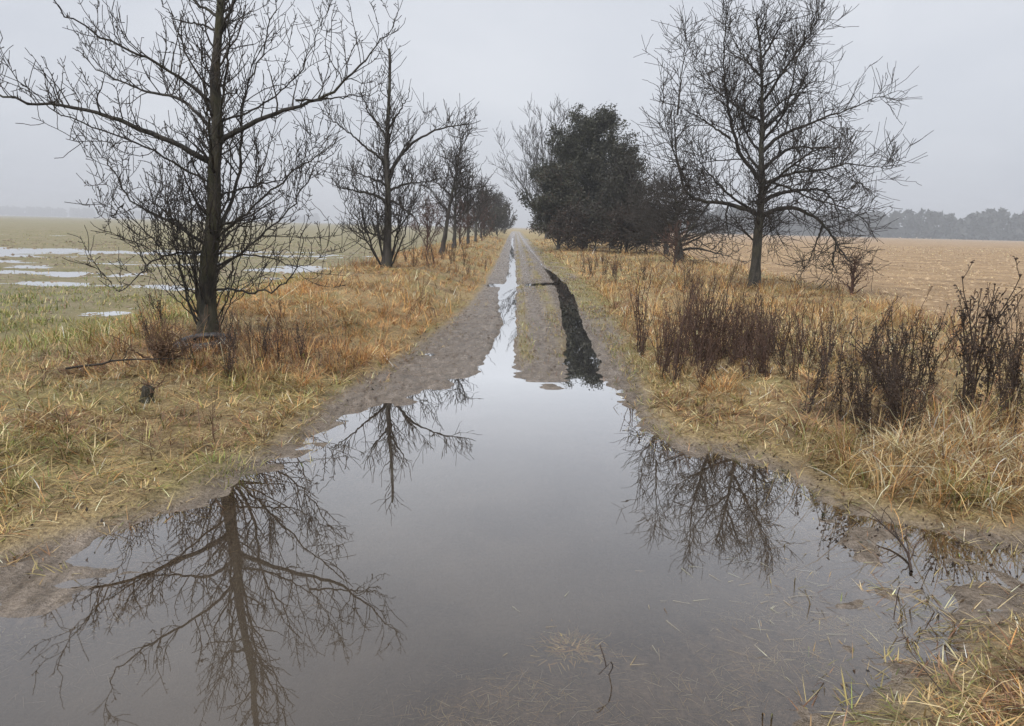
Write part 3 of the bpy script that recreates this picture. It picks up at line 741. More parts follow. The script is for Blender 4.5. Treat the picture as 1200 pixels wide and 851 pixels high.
TREE_RIGHT = dict(base=(6.08, 18.8, 0.2), limbs=[
    (0.21, 0.05, [(0.0,0,-0.13),(-0.02,0.0,0.37),(-0.03,0.0,0.91),(-0.02,0.0,1.8),(0.0,0.0,2.67),(-0.12,0.0,3.52),(-0.14,0.0,4.36),(-0.22,0.0,5.19),(-0.3,0.0,6.0),(-0.43,0.0,6.64),(-0.49,0.0,6.88)]),
    (0.12, 0.025, [(-0.01,0.0,1.8),(-0.26,0.07,1.95),(-0.44,0.13,2.0),(-0.9,0.25,2.13),(-1.44,0.39,2.16),(-1.81,0.49,2.32),(-2.02,0.6,2.88),(-2.17,0.7,3.64),(-2.24,0.78,4.32),(-2.27,0.83,4.81)]),
    (0.05, 0.012, [(-2.21,0.0,4.15),(-2.22,0.03,4.98),(-2.21,0.05,5.64),(-2.28,0.08,6.28)]),
    (0.04, 0.012, [(-1.91,-0.0,2.62),(-2.31,-0.06,3.3),(-2.62,-0.12,4.06),(-2.79,-0.16,4.64),(-2.94,-0.18,4.96)]),
    (0.11, 0.02, [(-0.03,-0.0,2.58),(-0.24,-0.09,2.83),(-0.43,-0.17,3.0),(-0.72,-0.28,3.25),(-0.88,-0.37,3.63),(-1.13,-0.49,4.09),(-1.26,-0.59,4.67),(-1.44,-0.71,5.33),(-1.49,-0.8,5.98),(-1.54,-0.88,6.62)]),
    (0.06, 0.012, [(-0.88,0.0,3.63),(-1.3,0.16,3.92),(-1.76,0.33,4.24),(-2.12,0.46,4.44),(-2.52,0.59,4.6)]),
    (0.07, 0.015, [(-0.26,-0.0,1.97),(-0.91,-0.3,2.26),(-1.48,-0.59,2.72),(-1.85,-0.79,3.06),(-2.22,-0.97,3.3)]),
    (0.06, 0.012, [(-1.26,-0.0,2.13),(-1.51,-0.14,1.85),(-1.75,-0.28,1.53),(-2.01,-0.42,1.29),(-2.34,-0.62,0.81)]),
    (0.05, 0.012, [(-0.81,0.0,2.11),(-0.86,0.08,1.78),(-0.75,0.21,1.34),(-0.54,0.38,0.99)]),
    (0.12, 0.025, [(0.04,-0.0,1.8),(0.28,-0.09,1.95),(0.54,-0.17,2.03),(0.99,-0.31,1.99),(1.46,-0.48,1.72),(1.86,-0.65,1.31),(2.28,-0.83,0.78),(2.66,-0.96,0.57),(3.1,-1.11,0.67)]),
    (0.05, 0.012, [(1.56,0.0,1.66),(1.57,0.04,1.12),(1.57,0.08,0.59),(1.51,0.11,0.27)]),
    (0.05, 0.012, [(1.96,-0.0,1.22),(2.01,-0.06,0.78),(2.22,-0.16,0.42),(2.35,-0.24,0.06)]),
    (0.11, 0.02, [(0.05,0.0,2.15),(0.2,0.07,2.28),(0.85,0.32,2.47),(1.56,0.58,2.53),(2.09,0.77,2.54),(2.66,1.0,2.25),(3.06,1.19,1.87),(3.48,1.4,1.3)]),
    (0.05, 0.012, [(2.18,0.0,2.53),(2.61,0.1,2.73),(3.07,0.2,2.56),(3.54,0.31,2.36)]),
    (0.08, 0.015, [(0.01,-0.0,2.58),(0.55,-0.32,2.85),(1.17,-0.63,2.87),(1.69,-0.92,3.05),(2.31,-1.25,2.98),(2.86,-1.54,2.86),(3.18,-1.75,3.13)]),
    (0.09, 0.015, [(-0.02,0.0,2.93),(0.26,0.15,3.19),(0.59,0.31,3.41),(1.1,0.54,3.59),(1.81,0.83,3.57),(2.5,1.12,3.67),(3.2,1.41,3.77)]),
    (0.09, 0.015, [(-0.07,-0.0,3.35),(0.21,-0.12,3.7),(0.64,-0.27,3.88),(1.4,-0.53,4.15),(2.25,-0.81,4.42),(3.13,-1.1,4.69)]),
    (0.08, 0.015, [(-0.1,0.0,3.86),(0.42,0.34,4.29),(0.99,0.71,4.8),(1.45,1.04,5.39),(1.77,1.31,6.01)]),
    (0.07, 0.015, [(-0.16,-0.0,4.53),(0.25,-0.33,5.28),(0.7,-0.69,6.03),(0.99,-0.93,6.55)]),
    (0.06, 0.012, [(-0.21,0.0,5.03),(-0.64,0.32,5.59),(-0.94,0.57,6.15),(-0.98,0.67,6.63)]),
    (0.07, 0.012, [(-0.13,0.0,4.03),(-0.73,0.45,4.48),(-1.2,0.85,5.0),(-1.68,1.25,5.57),(-1.78,1.38,5.89)]),
    (0.06, 0.012, [(-0.26,-0.0,5.52),(0.0,-0.14,6.09),(0.21,-0.26,6.66)]),
    (0.06, 0.012, [(-0.06,0.0,3.27),(-0.41,0.51,3.85),(-0.56,0.84,4.52),(-0.78,1.25,5.18),(-0.79,1.47,5.83)]),
    (0.06, 0.012, [(-0.09,-0.0,3.61),(0.26,-0.5,4.2),(0.28,-0.75,4.95),(0.31,-0.98,5.61),(0.58,-1.46,6.34)]),
    (0.07, 0.012, [(-0.03,0.0,2.84),(-0.29,0.61,3.35),(-0.43,1.14,4.02),(-0.31,1.63,4.69)]),
    (0.07, 0.012, [(0.01,-0.0,2.41),(0.29,-0.61,2.85),(0.61,-1.23,3.2),(0.86,-1.67,3.37),(1.32,-2.39,3.21)]),
    (0.07, 0.012, [(0.01,0.0,1.88),(0.37,0.43,1.89),(0.77,1.09,1.46),(1.14,1.61,1.29)]),
    (0.07, 0.012, [(-0.0,-0.0,1.88),(-0.28,-0.47,2.14),(-0.63,-0.94,2.13),(-0.78,-1.33,1.69)]),
    (0.06, 0.012, [(-0.12,0.0,4.11),(0.39,0.14,4.63),(1.15,0.31,4.89),(2.11,0.5,4.91)]),
    (0.06, 0.012, [(0.0,-0.0,2.67),(0.5,-0.33,2.51),(1.06,-0.74,2.17),(1.6,-1.08,2.1),(2.36,-1.63,1.67),(2.69,-1.93,1.15)]),
    (0.05, 0.012, [(-0.18,0.0,4.86),(0.43,0.37,5.2),(1.06,0.8,5.87),(1.52,1.12,6.37)]),
])


TREE_NEAR["limbs"] = [l if k < 24 else (*l, 0.5) for k, l in enumerate(TREE_NEAR["limbs"])]
sk = np.random.default_rng(15)
for k in range(16):                     # more suckers round the foot of the nearest tree
    a, t, hh = sk.uniform(0, 6.28), sk.uniform(0.05, 0.55), sk.uniform(0.8, 1.9)
    b = np.array([0.09 * math.cos(a) + 0.02, 0.09 * math.sin(a), t])
    g = np.array([math.cos(a), math.sin(a), 0]) * sk.uniform(0.15, 0.6)
    TREE_NEAR["limbs"].append((0.02, 0.006, [tuple(b), tuple(b + g * 0.45 + UP * hh * 0.25), tuple(b + g * 0.8 + UP * hh * 0.6), tuple(b + g + UP * hh)], 0.3))
make_tree("bare_fruit_tree", "nearest bare fruit tree, left of the puddle, with many suckers at its foot", TREE_NEAR["base"], TREE_NEAR["limbs"],
          np.random.default_rng(5), M_BARK_NEAR, M_TWIG, "bare fruit trees along the left verge", tip=0.0034, sides=(14, 7, 3),
          taper=1.6, slim=(0.66, 0.5), sec=dict(per_m=11.0, length=(0.3, 1.15), up=0.35, wander=0.2, grav=0.09, rmax=0.016), ter=dict(per_m=5.6, length=(0.12, 0.5), up=0.3, grav=0.08, wander=0.2), spur=dict(per_m=11))
TREE_SECOND["limbs"] = [(l[0], l[1], [(q[0], q[1], q[2] * 0.92) for q in l[2]]) for l in TREE_SECOND["limbs"]]
make_tree("bare_fruit_tree", "second bare fruit tree from the left, upright trunk with a fan of suckers", TREE_SECOND["base"], TREE_SECOND["limbs"],
          np.random.default_rng(6), M_BARK, M_TWIG, "bare fruit trees along the left verge", tip=0.0055, sides=(10, 6, 3),
          slim=(0.62, 0.6), sec=dict(per_m=9.5, length=(0.35, 1.05), up=0.4, wander=0.15, grav=0.10, rmax=0.02), ter=dict(per_m=6.0, length=(0.25, 0.8), grav=0.08), spur=dict(per_m=3, length=(0.06, 0.15)))
TREE_RIGHT["limbs"] = [l if k == 0 else (l[0], l[1], [(q[0] * (1 - (0.24 if q[0] > 0 else 0.06) * i / (len(l[2]) - 1)), q[1], q[2] - 0.07 * (q[2] - l[2][0][2]) * i / (len(l[2]) - 1)) for i, q in enumerate(l[2])])
                       for k, l in enumerate(TREE_RIGHT["limbs"])]
TREE_RIGHT["limbs"][0] = (TREE_RIGHT["limbs"][0][0], 0.03, [(q[0], q[1], q[2] * 0.93) for q in TREE_RIGHT["limbs"][0][2]])
make_tree("bare_fruit_tree", "spreading bare tree standing alone on the right verge, drooping twigs on its right side", TREE_RIGHT["base"], TREE_RIGHT["limbs"],
          np.random.default_rng(7), M_BARK_RIGHT, M_TWIG, tip=0.0055, sides=(12, 6, 3),
          taper=1.6, slim=(0.72, 0.58), sec2=dict(per_m=5.0), sec=dict(per_m=11, length=(0.4, 1.4), up=0.2, wander=0.13, grav=0.04, rmax=0.02), ter=dict(per_m=7.0, length=(0.3, 0.95), up=0.15, wander=0.14))

ROW = [  # x, y, height, spread, limbs, lean, label
    (-2.85, 29.0, 4.6, 2.1, 15, (0.75, 0), "third bare tree of the left row, its trunk leaning towards the track"),
    (-3.15, 39.0, 4.3, 2.3, 13, (0.1, 0), "fourth bare tree of the left row, just behind the leaning one"),
    (-3.05, 49.0, 4.3, 2.3, 12, (-0.1, 0), "fifth bare tree of the left row, small against the misty sky"),
    (-3.2, 61.0, 4.5, 2.4, 11, (0.2, 0), "sixth bare tree of the left row, partly behind the fifth"),
    (-3.4, 76.0, 4.8, 2.5, 10, (0.1, 0), "farthest bare tree of the left row that still stands apart"),
]
for k, (x, y, h, sp, n, lean, lab) in enumerate(ROW):
    r = np.random.default_rng(30 + k)
    make_tree("bare_fruit_tree", lab, (x, y, zat(x, y)), random_limbs(r, h, sp, n, 0.17 + 0.02 * (k > 0), lean, 0.28, (0.25, 0.9), 0.075),
              r, M_BARK, M_TWIG, "bare fruit trees along the left verge", tip=0.0075 + 0.0022 * k, sides=(8, 5, 3),
              slim=(0.62, 0.6), sec=dict(per_m=6.5 - 0.5 * k, length=(0.5, 1.5), up=0.3, wander=0.17, grav=0.06, rmax=0.025), ter=dict(per_m=4.4 - 0.4 * k, length=(0.3, 0.8)))

r = np.random.default_rng(50)
make_tree("thorny_tree", "short tangled bare tree between the spreading tree and the dark evergreen", (7.3, 33.0, zat(7.3, 33.0)),
          random_limbs(r, 3.3, 3.4, 30, 0.26, (-0.5, 0), 0.15, (0.0, 0.75), 0.11, 0.35), r, M_BARK_RIGHT, M_TWIG, tip=0.009, sides=(9, 5, 3),
          sec=dict(per_m=6.0, length=(0.6, 1.7), up=0.15, wander=0.28, grav=-0.02, rmax=0.03), ter=dict(per_m=4.6, length=(0.3, 1.0), wander=0.25, grav=-0.02))
r = np.random.default_rng(51)
make_tree("bare_ash_tree", "tall pale bare tree with a fan-shaped crown behind the dark evergreen", (3.9, 92.0, 0.1),
          [(0.42, 0.03, [(0, 0, 0), (0.0, 0, 2), (-0.1, 0, 4), (0.1, 0, 7), (0.3, 0, 10), (0.4, 0, 13), (0.4, 0, 15.6)])] +
          [(0.17, 0.03, [(0, 0, z0), (dx * .35, dy * .35, z0 + (z1 - z0) * .25), (dx * .7, dy * .7, z0 + (z1 - z0) * .6), (dx, dy, z1)])
           for z0, dx, dy, z1 in [(2.5, -5.6, 1, 9.0), (2.8, -6.2, -1, 11.5), (3.2, -3.8, 2, 12.6), (4, -2.6, -2, 14.2), (3.5, 3.6, 1, 12), (4.2, 2.4, -2, 14.6),
                                  (4.6, -1.2, 2, 15.2), (3.0, 4.6, -1, 9.5), (5, 1.3, 2.4, 15.5), (5, -3.2, -2.2, 11.8), (2.6, -2.5, -3, 10.2), (3, 2.2, 3.4, 11)]],
          r, M_BARK, M_TWIG, tip=0.017, sides=(8, 5, 3),
          slim=(0.7, 0.6), sec=dict(per_m=3.4, length=(1.2, 4.2), angle=(25, 55), up=0.15, wander=0.08, grav=0.04, rmax=0.05), ter=dict(per_m=2.2, length=(0.6, 2.0), angle=(20, 45), wander=0.07))

# ------------------------------------------------------------------ evergreen thicket on the right
def leaf_cloud(centres, n_each, spread, size, cols, rng):
    """many small leaves gathered in clumps"""
    C = np.repeat(centres, n_each, axis=0)
    n = len(C)
    p = C + rng.normal(0, 1, (n, 3)) * spread
    a = rng.normal(0, 1, (n, 3)); a /= np.linalg.norm(a, axis=1, keepdims=True)
    b = rng.normal(0, 1, (n, 3)); b -= (a * b).sum(1, keepdims=True) * a; b /= np.linalg.norm(b, axis=1, keepdims=True)
    s = size * rng.uniform(0.6, 1.4, (n, 1))
    v = np.stack([p - a * s, p + b * s * 0.45, p + a * s, p - b * s * 0.45], 1).reshape(-1, 3)
    q = np.arange(n * 4).reshape(n, 4)
    tone = np.repeat(rng.uniform(0, 1, len(centres)), n_each)
    t = np.clip(tone * 0.6 + rng.uniform(0, 0.4, n), 0, 1)[:, None]
    c = np.asarray(cols[0]) * (1 - t) + np.asarray(cols[1]) * t
    return v, q, np.repeat(c, 4, axis=0)

def evergreen(name, label, base, limbs, n_each, spread, size, cols, rng, twig, tip, sec, thin=(0.0, 1.5), keep=0.8):
    """leaves in sprays along the shoots of every bough, sparser near the ground"""
    root = make_tree(name, label, base, limbs, rng, M_BARK, twig, tip=tip, sides=(8, 5, 3), sec=sec, ter=dict(per_m=1.9, length=(0.3, 0.9), wander=0.2))
    pts = np.concatenate([LAST[1][:, 2:].reshape(-1, 3), LAST[2][:, 2:].reshape(-1, 3), LAST[0][1:, 8:].reshape(-1, 3)])
    pts = pts[(rng.uniform(0, 1, len(pts)) < keep * (0.25 + 0.75 * sstep(pts[:, 2], *thin))) & (pts[:, 2] > 0.2)]
    v, q, cc = leaf_cloud(pts, n_each, spread, size, cols, rng)
    q = q[v[:, 2].reshape(-1, 4).min(1) > 0.05]
    o = build("crown", v, q, mat=M_LEAF, parent=root, colors={"blade_colour": cc}, smooth=False)
    return root

r = np.random.default_rng(60)
evergreen("evergreen_tree", "large dark evergreen tree right of the track, tallest of the thicket", (5.0, 54.0, zat(5.0, 54)),
          random_limbs(r, 8.4, 5.0, 54, 0.3, (0.2, 0), 0.02, (0.2, 1.15), 0.1), 8, 0.15, 0.085,
          ((0.009, 0.010, 0.005), (0.046, 0.048, 0.022)), r, M_TWIG, 0.012, dict(per_m=4.4, length=(0.5, 1.9), up=0.3, wander=0.2, grav=0.04, rmax=0.05), (-1.0, 0.3), 0.75)
r = np.random.default_rng(63)
evergreen("evergreen_tree", "ragged dark evergreen leaning out on the right of the tallest one", (6.7, 52.0, zat(6.7, 52)),
          random_limbs(r, 6.6, 3.9, 40, 0.22, (0.3, 0), 0.02, (0.2, 1.1), 0.08), 7, 0.15, 0.085,
          ((0.010, 0.010, 0.005), (0.044, 0.043, 0.021)), r, M_TWIG, 0.012, dict(per_m=4.4, length=(0.5, 1.6), up=0.2, wander=0.25, grav=0.02, rmax=0.05), (-1.0, 0.3), 0.6)
r = np.random.default_rng(61)
evergreen("evergreen_shrub", "lower rounded green-brown shrub at the left foot of the evergreen", (2.9, 50.0, zat(2.9, 50)),
          random_limbs(r, 4.2, 3.0, 44, 0.14, (0, 0), 0.0, (0.15, 1.15), 0.06), 7, 0.13, 0.075,
          ((0.012, 0.012, 0.007), (0.046, 0.046, 0.021)), r, M_TWIG_RED, 0.012, dict(per_m=6.5, length=(0.3, 1.2), up=0.3, wander=0.2, grav=0.05, rmax=0.03), (-0.6, 0.8), 0.7)
r = np.random.default_rng(62)
evergreen("thorny_shrub", "dense twiggy shrub with a few dark leaves at the right foot of the evergreen", (6.6, 44.0, zat(6.6, 44)),
          random_limbs(r, 4.6, 3.2, 42, 0.15, (0, 0), 0.0, (0.15, 1.1), 0.06, 0.15), 5, 0.15, 0.07,
          ((0.010, 0.010, 0.007), (0.038, 0.038, 0.02)), r, M_TWIG, 0.011, dict(per_m=6.5, length=(0.6, 1.6), up=0.1, wander=0.3, grav=-0.04, rmax=0.03), (0.0, 0.8), 0.2)
for k, (x, y, h) in enumerate([(3.3, 46.5, 1.9), (4.9, 46.0, 2.1), (6.0, 42.5, 1.7), (7.9, 45.5, 2.2)]):
    r = np.random.default_rng(650 + k)
    o = evergreen("bramble_bush", ["leftmost", "second", "third", "rightmost"][k] + " of the low dark bramble bushes hiding the foot of the evergreens", (x, y, zat(x, y)),
          random_limbs(r, h, 1.9, 30, 0.06, (0, 0), 0.0, (0.1, 1.1), 0.04), 4, 0.12, 0.065,
          ((0.014, 0.010, 0.007), (0.042, 0.030, 0.018)), r, M_TWIG_RED, 0.010, dict(per_m=6.0, length=(0.3, 1.0), up=0.2, wander=0.25, grav=0.0, rmax=0.02), (-0.5, 0.3), 0.6)
    o["category"] = "bush"; o["group"] = "bramble bushes under the evergreens"
r = np.random.default_rng(64)
make_tree("thorny_tree", "bare tangled tree close against the right side of the evergreens", (8.3, 41.0, zat(8.3, 41)),
          random_limbs(r, 4.0, 3.4, 28, 0.2, (-0.3, 0), 0.08, (0.1, 0.9), 0.09, 0.3), r, M_BARK, M_TWIG, tip=0.010, sides=(8, 5, 3),
          sec=dict(per_m=6.0, length=(0.6, 1.7), up=0.15, wander=0.28, grav=-0.02, rmax=0.03), ter=dict(per_m=4.6, length=(0.3, 1.0), wander=0.25, grav=-0.02))

def shrub(name, label, x, y, h, sp, n, seed, tip, twig, group=None, per=5.0):
    r = np.random.default_rng(seed)
    limbs = random_limbs(r, h, sp, n, 0.06, (0, 0), 0.02, (0.5, 1.25), 0.035, tip_r=tip)
    o = make_tree(name, label, (x, y, zat(x, y)), limbs, r, twig, twig, group, tip=tip, sides=(6, 4, 3),
                  sec=dict(per_m=per, length=(0.3, 1.0) if h > 1.6 else (0.15, .6), up=0.3, wander=0.2, grav=0.05, rmax=0.02), ter=dict(per_m=per * 0.7, length=(0.15, 0.5) if h > 1.6 else (.08, .3)))
    o["category"] = "shrub"
    return o
G = "misty shrubs where the track vanishes"
for k, (x, y, h, lab) in enumerate([(-3.6, 88.0, 4.4, "hazy brown-green bush standing before the far end of the left row"), (-2.9, 118.0, 5.4, "dull green bush almost closing the far end of the track on its left")]):
    r = np.random.default_rng(680 + k)
    o = evergreen("hedge_bush", lab, (x, y, zat(x, y)), random_limbs(r, h, 3.4, 34, 0.12, (0, 0), 0.0, (0.1, 1.1), 0.06), 4, 0.2, 0.10,
          ((0.018, 0.017, 0.010), (0.055, 0.050, 0.028)), r, M_TWIG, 0.02, dict(per_m=4.0, length=(0.5, 1.5), up=0.2, wander=0.25, grav=0.02, rmax=0.03), (-0.5, 0.3), 0.5)
    o["category"] = "bush"
shrub("bare_shrub", "brownish bare shrub under the far left trees", -2.9, 66, 3.4, 2.2, 22, 70, 0.018, M_TWIG_RED, G)
shrub("bare_shrub", "hazy grey-green bush at the far end, left of the track", -2.3, 98, 4.6, 3.0, 34, 71, 0.026, M_TWIG, G)
shrub("bare_shrub", "faint bush in the mist directly where the track vanishes", -2.0, 150, 5.2, 4.0, 34, 72, 0.04, M_TWIG, G, 4)
shrub("bare_shrub", "hazy low bush at the far end, right of the track", 4.0, 125, 5.0, 3.5, 30, 73, 0.035, M_TWIG, G, 4)
shrub("bare_shrub", "dark bramble bank along the foot of the evergreens", 4.2, 46.5, 1.4, 1.6, 26, 79, 0.011, M_TWIG_RED)
shrub("bare_shrub", "reddish thin shrub under the drooping right side of the spreading tree", 7.9, 17.4, 0.8, 0.6, 22, 74, 0.004, M_TWIG_RED)
shrub("bare_shrub", "low reddish bramble between the third and fourth left trees", -3.9, 33.5, 1.9, 1.5, 22, 75, 0.01, M_TWIG_RED)
shrub("bare_shrub", "low reddish bramble under the fourth and fifth left trees", -3.3, 45.0, 2.0, 1.7, 22, 76, 0.012, M_TWIG_RED)
shrub("bare_shrub", "low brown dead bramble in front of the nearest tree", -3.3, 6.9, 0.16, 0.42, 20, 78, 0.0022, M_WEED_TAN, per=6)
shrub("bare_shrub", "dark bramble at the foot of the short tangled tree", 6.4, 30.0, 1.3, 1.4, 20, 77, 0.009, M_TWIG_RED)

# ------------------------------------------------------------------ far woods in the mist
def wood(name, label, line, n, h, rng, size, cols, depth):
    vs, qs, cs, m = [], [], [], 0
    a, b = np.array(line[0]), np.array(line[1])
    C = []
    for k in range(n):
        t = rng.uniform(0, 1)
        p = a + (b - a) * t
        hh = h * (0.72 + 0.5 * float(fbm(np.array([t * 40.0]), np.array([0.0]), 3, 5)[0])) * rng.uniform(0.85, 1.1)
        y0 = rng.uniform(0, depth)
        for j in range(13):
            f = rng.uniform(0.02, 1)
            w = hh * 0.2 * (1.1 - f)
            C.append((p[0] + rng.normal(0, w), p[1] + y0 + rng.normal(0, w), hh * f))
    v, q, c = leaf_cloud(np.array(C), 5, h * 0.05, size, cols, rng)
    o = build(name, v, q, mat=M_LEAF, colors={"blade_colour": c}, smooth=False)
    return tag(o, label, "wood", kind="stuff")
wood("pine_wood", "grey misty pine wood along the far edge of the right field", ((95, 575), (1050, 500)), 900, 18.5, np.random.default_rng(80), 2.6,
     ((0.012, 0.016, 0.014), (0.03, 0.036, 0.03)), 25)
wood("far_wood", "faint line of trees in the mist beyond the left field", ((-1900, 1750), (-500, 1900)), 360, 19.5, np.random.default_rng(81), 4.4,
     ((0.015, 0.017, 0.014), (0.035, 0.036, 0.03)), 30)

# ------------------------------------------------------------------ grass
def blades(name, pos, L, W, az, tilt, curl, colr, parent=None, mat=None, simple=None):
    n = len(pos)
    ph = np.stack([tilt, tilt + curl * 0.45, tilt + curl], 1)
    h = np.stack([np.cos(az), np.sin(az)], 1)
    side = np.stack([-np.sin(az), np.cos(az), np.zeros(n)], 1) * W[:, None] * 0.5
    pts = [pos]
    for k in range(3):
        d = np.concatenate([h * np.sin(ph[:, k:k + 1]), np.cos(ph[:, k:k + 1])], 1)
        pts.append(pts[-1] + d * (L / 3)[:, None])
    V = np.stack([pts[0] - side, pts[0] + side, pts[1] - side * .9, pts[1] + side * .9, pts[2] - side * .6, pts[2] + side * .6, pts[3]], 1)
    cr = np.asarray(colr)
    s_ = np.full(n, False) if simple is None else np.broadcast_to(simple, (n,))
    full, V5 = V[~s_], V[s_][:, [0, 1, 4, 5, 6]]
    nf, ns = len(full), len(V5)
    i = np.arange(nf)[:, None] * 7
    j = nf * 7 + np.arange(ns)[:, None] * 5
    q = np.concatenate([i + np.array([[0, 1, 3, 2]]), i + np.array([[2, 3, 5, 4]]), j + np.array([[0, 1, 3, 2]])])
    t = np.concatenate([i + np.array([[4, 5, 6]]), j + np.array([[2, 3, 4]])])
    return build(name, np.concatenate([full.reshape(-1, 3), V5.reshape(-1, 3)]), q, t, mat=mat or M_BLADE, parent=parent,
                 colors={"blade_colour": np.concatenate([np.repeat(cr[~s_], 7, axis=0), np.repeat(cr[s_], 5, axis=0)])}, smooth=False)

PAL = {k: np.array(v) for k, v in dict(
    straw=[(0.40, 0.29, 0.135), (0.30, 0.20, 0.085), (0.52, 0.42, 0.24), (0.20, 0.125, 0.055)],
    orange=[(0.36, 0.185, 0.062), (0.43, 0.25, 0.095), (0.23, 0.105, 0.038), (0.46, 0.30, 0.13)],
    brown=[(0.13, 0.066, 0.036), (0.18, 0.095, 0.05), (0.085, 0.044, 0.026), (0.24, 0.14, 0.075)],
    olive=[(0.23, 0.19, 0.065), (0.29, 0.23, 0.095), (0.15, 0.14, 0.045), (0.35, 0.28, 0.125)],
    green=[(0.12, 0.155, 0.028), (0.17, 0.20, 0.045), (0.085, 0.11, 0.022), (0.22, 0.22, 0.065)],
    pale=[(0.55, 0.47, 0.32), (0.47, 0.39, 0.25), (0.62, 0.55, 0.40), (0.40, 0.31, 0.18)],
    stubble=[(0.46, 0.35, 0.20), (0.37, 0.27, 0.145), (0.53, 0.42, 0.26), (0.24, 0.16, 0.085)],
).items()}

def scatter(rng, bands, inside, x_lim):
    """points with a density per band of distance, kept where inside(x, y) allows"""
    out = []
    for y0, y1, dens, k in bands:
        hw = 0.78 * y1 + 1.6
        x0, x1 = max(-hw, x_lim[0]), min(hw, x_lim[1])
        if x1 <= x0: continue
        n = int(dens * (x1 - x0) * (y1 - y0))
        x, y = rng.uniform(x0, x1, n), rng.uniform(y0, y1, n)
        z, zn = land(x, y)
        keep = (rng.uniform(0, 1, n) < inside(x, y, z, zn)) & (np.abs(x) < 0.78 * y + 1.6)
        out.append(np.stack([x[keep], y[keep], z[keep], np.full(keep.sum(), k)], 1))
    return np.concatenate(out)

def paint(rng, weights):
    """a colour for every blade from weighted palettes; weights: {palette: array}"""
    names = list(weights)
    w = np.stack([np.broadcast_to(weights[k], weights[names[0]].shape) for k in names], 1)
    w = np.cumsum(w / w.sum(1, keepdims=True), 1)
    u = rng.uniform(0, 1, (len(w), 1))
    pick = (u > w).sum(1).clip(0, len(names) - 1)
    sub = rng.integers(0, 4, len(w))
    allp = np.stack([PAL[k] for k in names])
    return np.minimum(allp[pick, sub] * rng.uniform(1.0, 1.9, (len(w), 1)), 0.78)

BANDS = [(1.4, 3, 3800, 1), (3, 5, 3600, 1.0), (5, 7, 2800, 1.1), (7, 10, 1700, 1.35), (10, 15, 800, 1.8), (15, 22, 360, 2.4), (22, 32, 150, 3.2), (32, 50, 60, 4.6), (50, 90, 22, 7)]

def tuft(rng, p, cell):
    """gather blades into tufts: returns moved x, y, a lean and two numbers each tuft shares"""
    c = cell * np.maximum(p[:, 3], 1) ** 0.7
    ix, iy = np.floor(p[:, 0] / c), np.floor(p[:, 1] / c)
    h = [hash2(ix, iy, s) for s in (71, 72, 73, 74, 75)]
    cx, cy = (ix + 0.2 + 0.6 * h[0]) * c, (iy + 0.2 + 0.6 * h[1]) * c
    pull = 0.25 + 0.5 * h[2] * rng.uniform(0.5, 1, len(p))
    x = p[:, 0] * (1 - pull) + cx * pull
    y = p[:, 1] * (1 - pull) + cy * pull
    out = np.arctan2(p[:, 1] - cy, p[:, 0] - cx)
    az = np.where(rng.uniform(0, 1, len(p)) < 0.5, out, h[3] * 6.283) + rng.normal(0, 0.55, len(p))
    return x, y, az, h[3], h[4]

def verge_mask(side):
    def f(x, y, z, zn):
        edge = sstep(zn["dt"] + 0.35 * (fbm(x * 2.2, y * 2.2, 3, 111) - 0.45), -0.02, 0.3)
        fld = 1 - (zn["kl"] if side < 0 else zn["kr"])
        s = (x < 0.3) if side < 0 else (x >= 0.3)
        return edge * np.clip(fld, 0.0, 1) * s * (z > 0.012) * (0.3 + 0.7 * sstep(fbm(x * 1.3, y * 1.3, 4, 120), 0.36, 0.55))
    return f

# left verge: orange, knee-high behind, matted and olive in front
rng = np.random.default_rng(200)
p = scatter(rng, BANDS, verge_mask(-1), (-9.5, 0.3))
k = p[:, 3]
x, y, az, ta, tb = tuft(rng, p, 0.16)
p[:, 2] = height(x, y)
tallm = sstep(fbm(x * 0.7, y * 0.7, 3, 130), 0.42, 0.6) * sstep(y, 6.0, 8.0)
thick = np.exp(-((x + 2.7) / 0.7) ** 2 - ((y - 7.6) / 0.9) ** 2)        # tall brown tuft by the near tree
tallm = np.maximum(tallm * 0.55 * (tb > 0.35), thick)
L = rng.uniform(0.05, 0.16, len(p)) * (0.5 + 1.0 * ta) * (1 + 1.7 * tallm) * np.where(y > 10, 1.35, 1.0)
W = rng.uniform(0.002, 0.007, len(p)) * k
flat = rng.uniform(0, 1, len(p)) < (0.80 - 0.55 * tallm)
tilt = np.where(flat, rng.uniform(1.0, 1.5, len(p)), rng.uniform(0.05, 0.7, len(p)))
curl = np.where(flat, rng.uniform(-0.15, 0.6, len(p)), rng.uniform(0.2, 1.6, len(p)))
near = 1 - sstep(y, 5.5, 8.5)
gn = sstep(fbm(x * 0.9 + 4, y * 0.9, 3, 140), 0.5, 0.66)
og = np.clip(1 - near, 0, 1) * sstep(fbm(x * 0.5, y * 0.5, 3, 141), 0.3, 0.5)
c = paint(rng, dict(straw=0.7 + 0 * x, orange=0.35 + 3.2 * og, brown=0.3 + 3.0 * thick + 2.2 * sstep(fbm(x * 0.8, y * 0.8, 3, 142), 0.52, 0.62),
                    olive=0.2 + 1.3 * near * (0.4 + gn), green=0.05 + 0.6 * near * gn + 0.9 * sstep(-x, 4.0, 5.2), pale=0.15 + 0 * x))
c = c * (0.6 + 0.65 * tb)[:, None]
blades("dry_grass", np.stack([x, y, p[:, 2] - 0.01 + 0.03 * flat * rng.uniform(0, 1, len(p))], 1), L * np.where(flat, 1.4, 1), W, az, tilt, curl, c, simple=k > 1.3)
tag(bpy.context.scene.objects["dry_grass"], "orange and olive dead grass covering the left verge", "grass", kind="stuff")
N_LEFT = len(p)

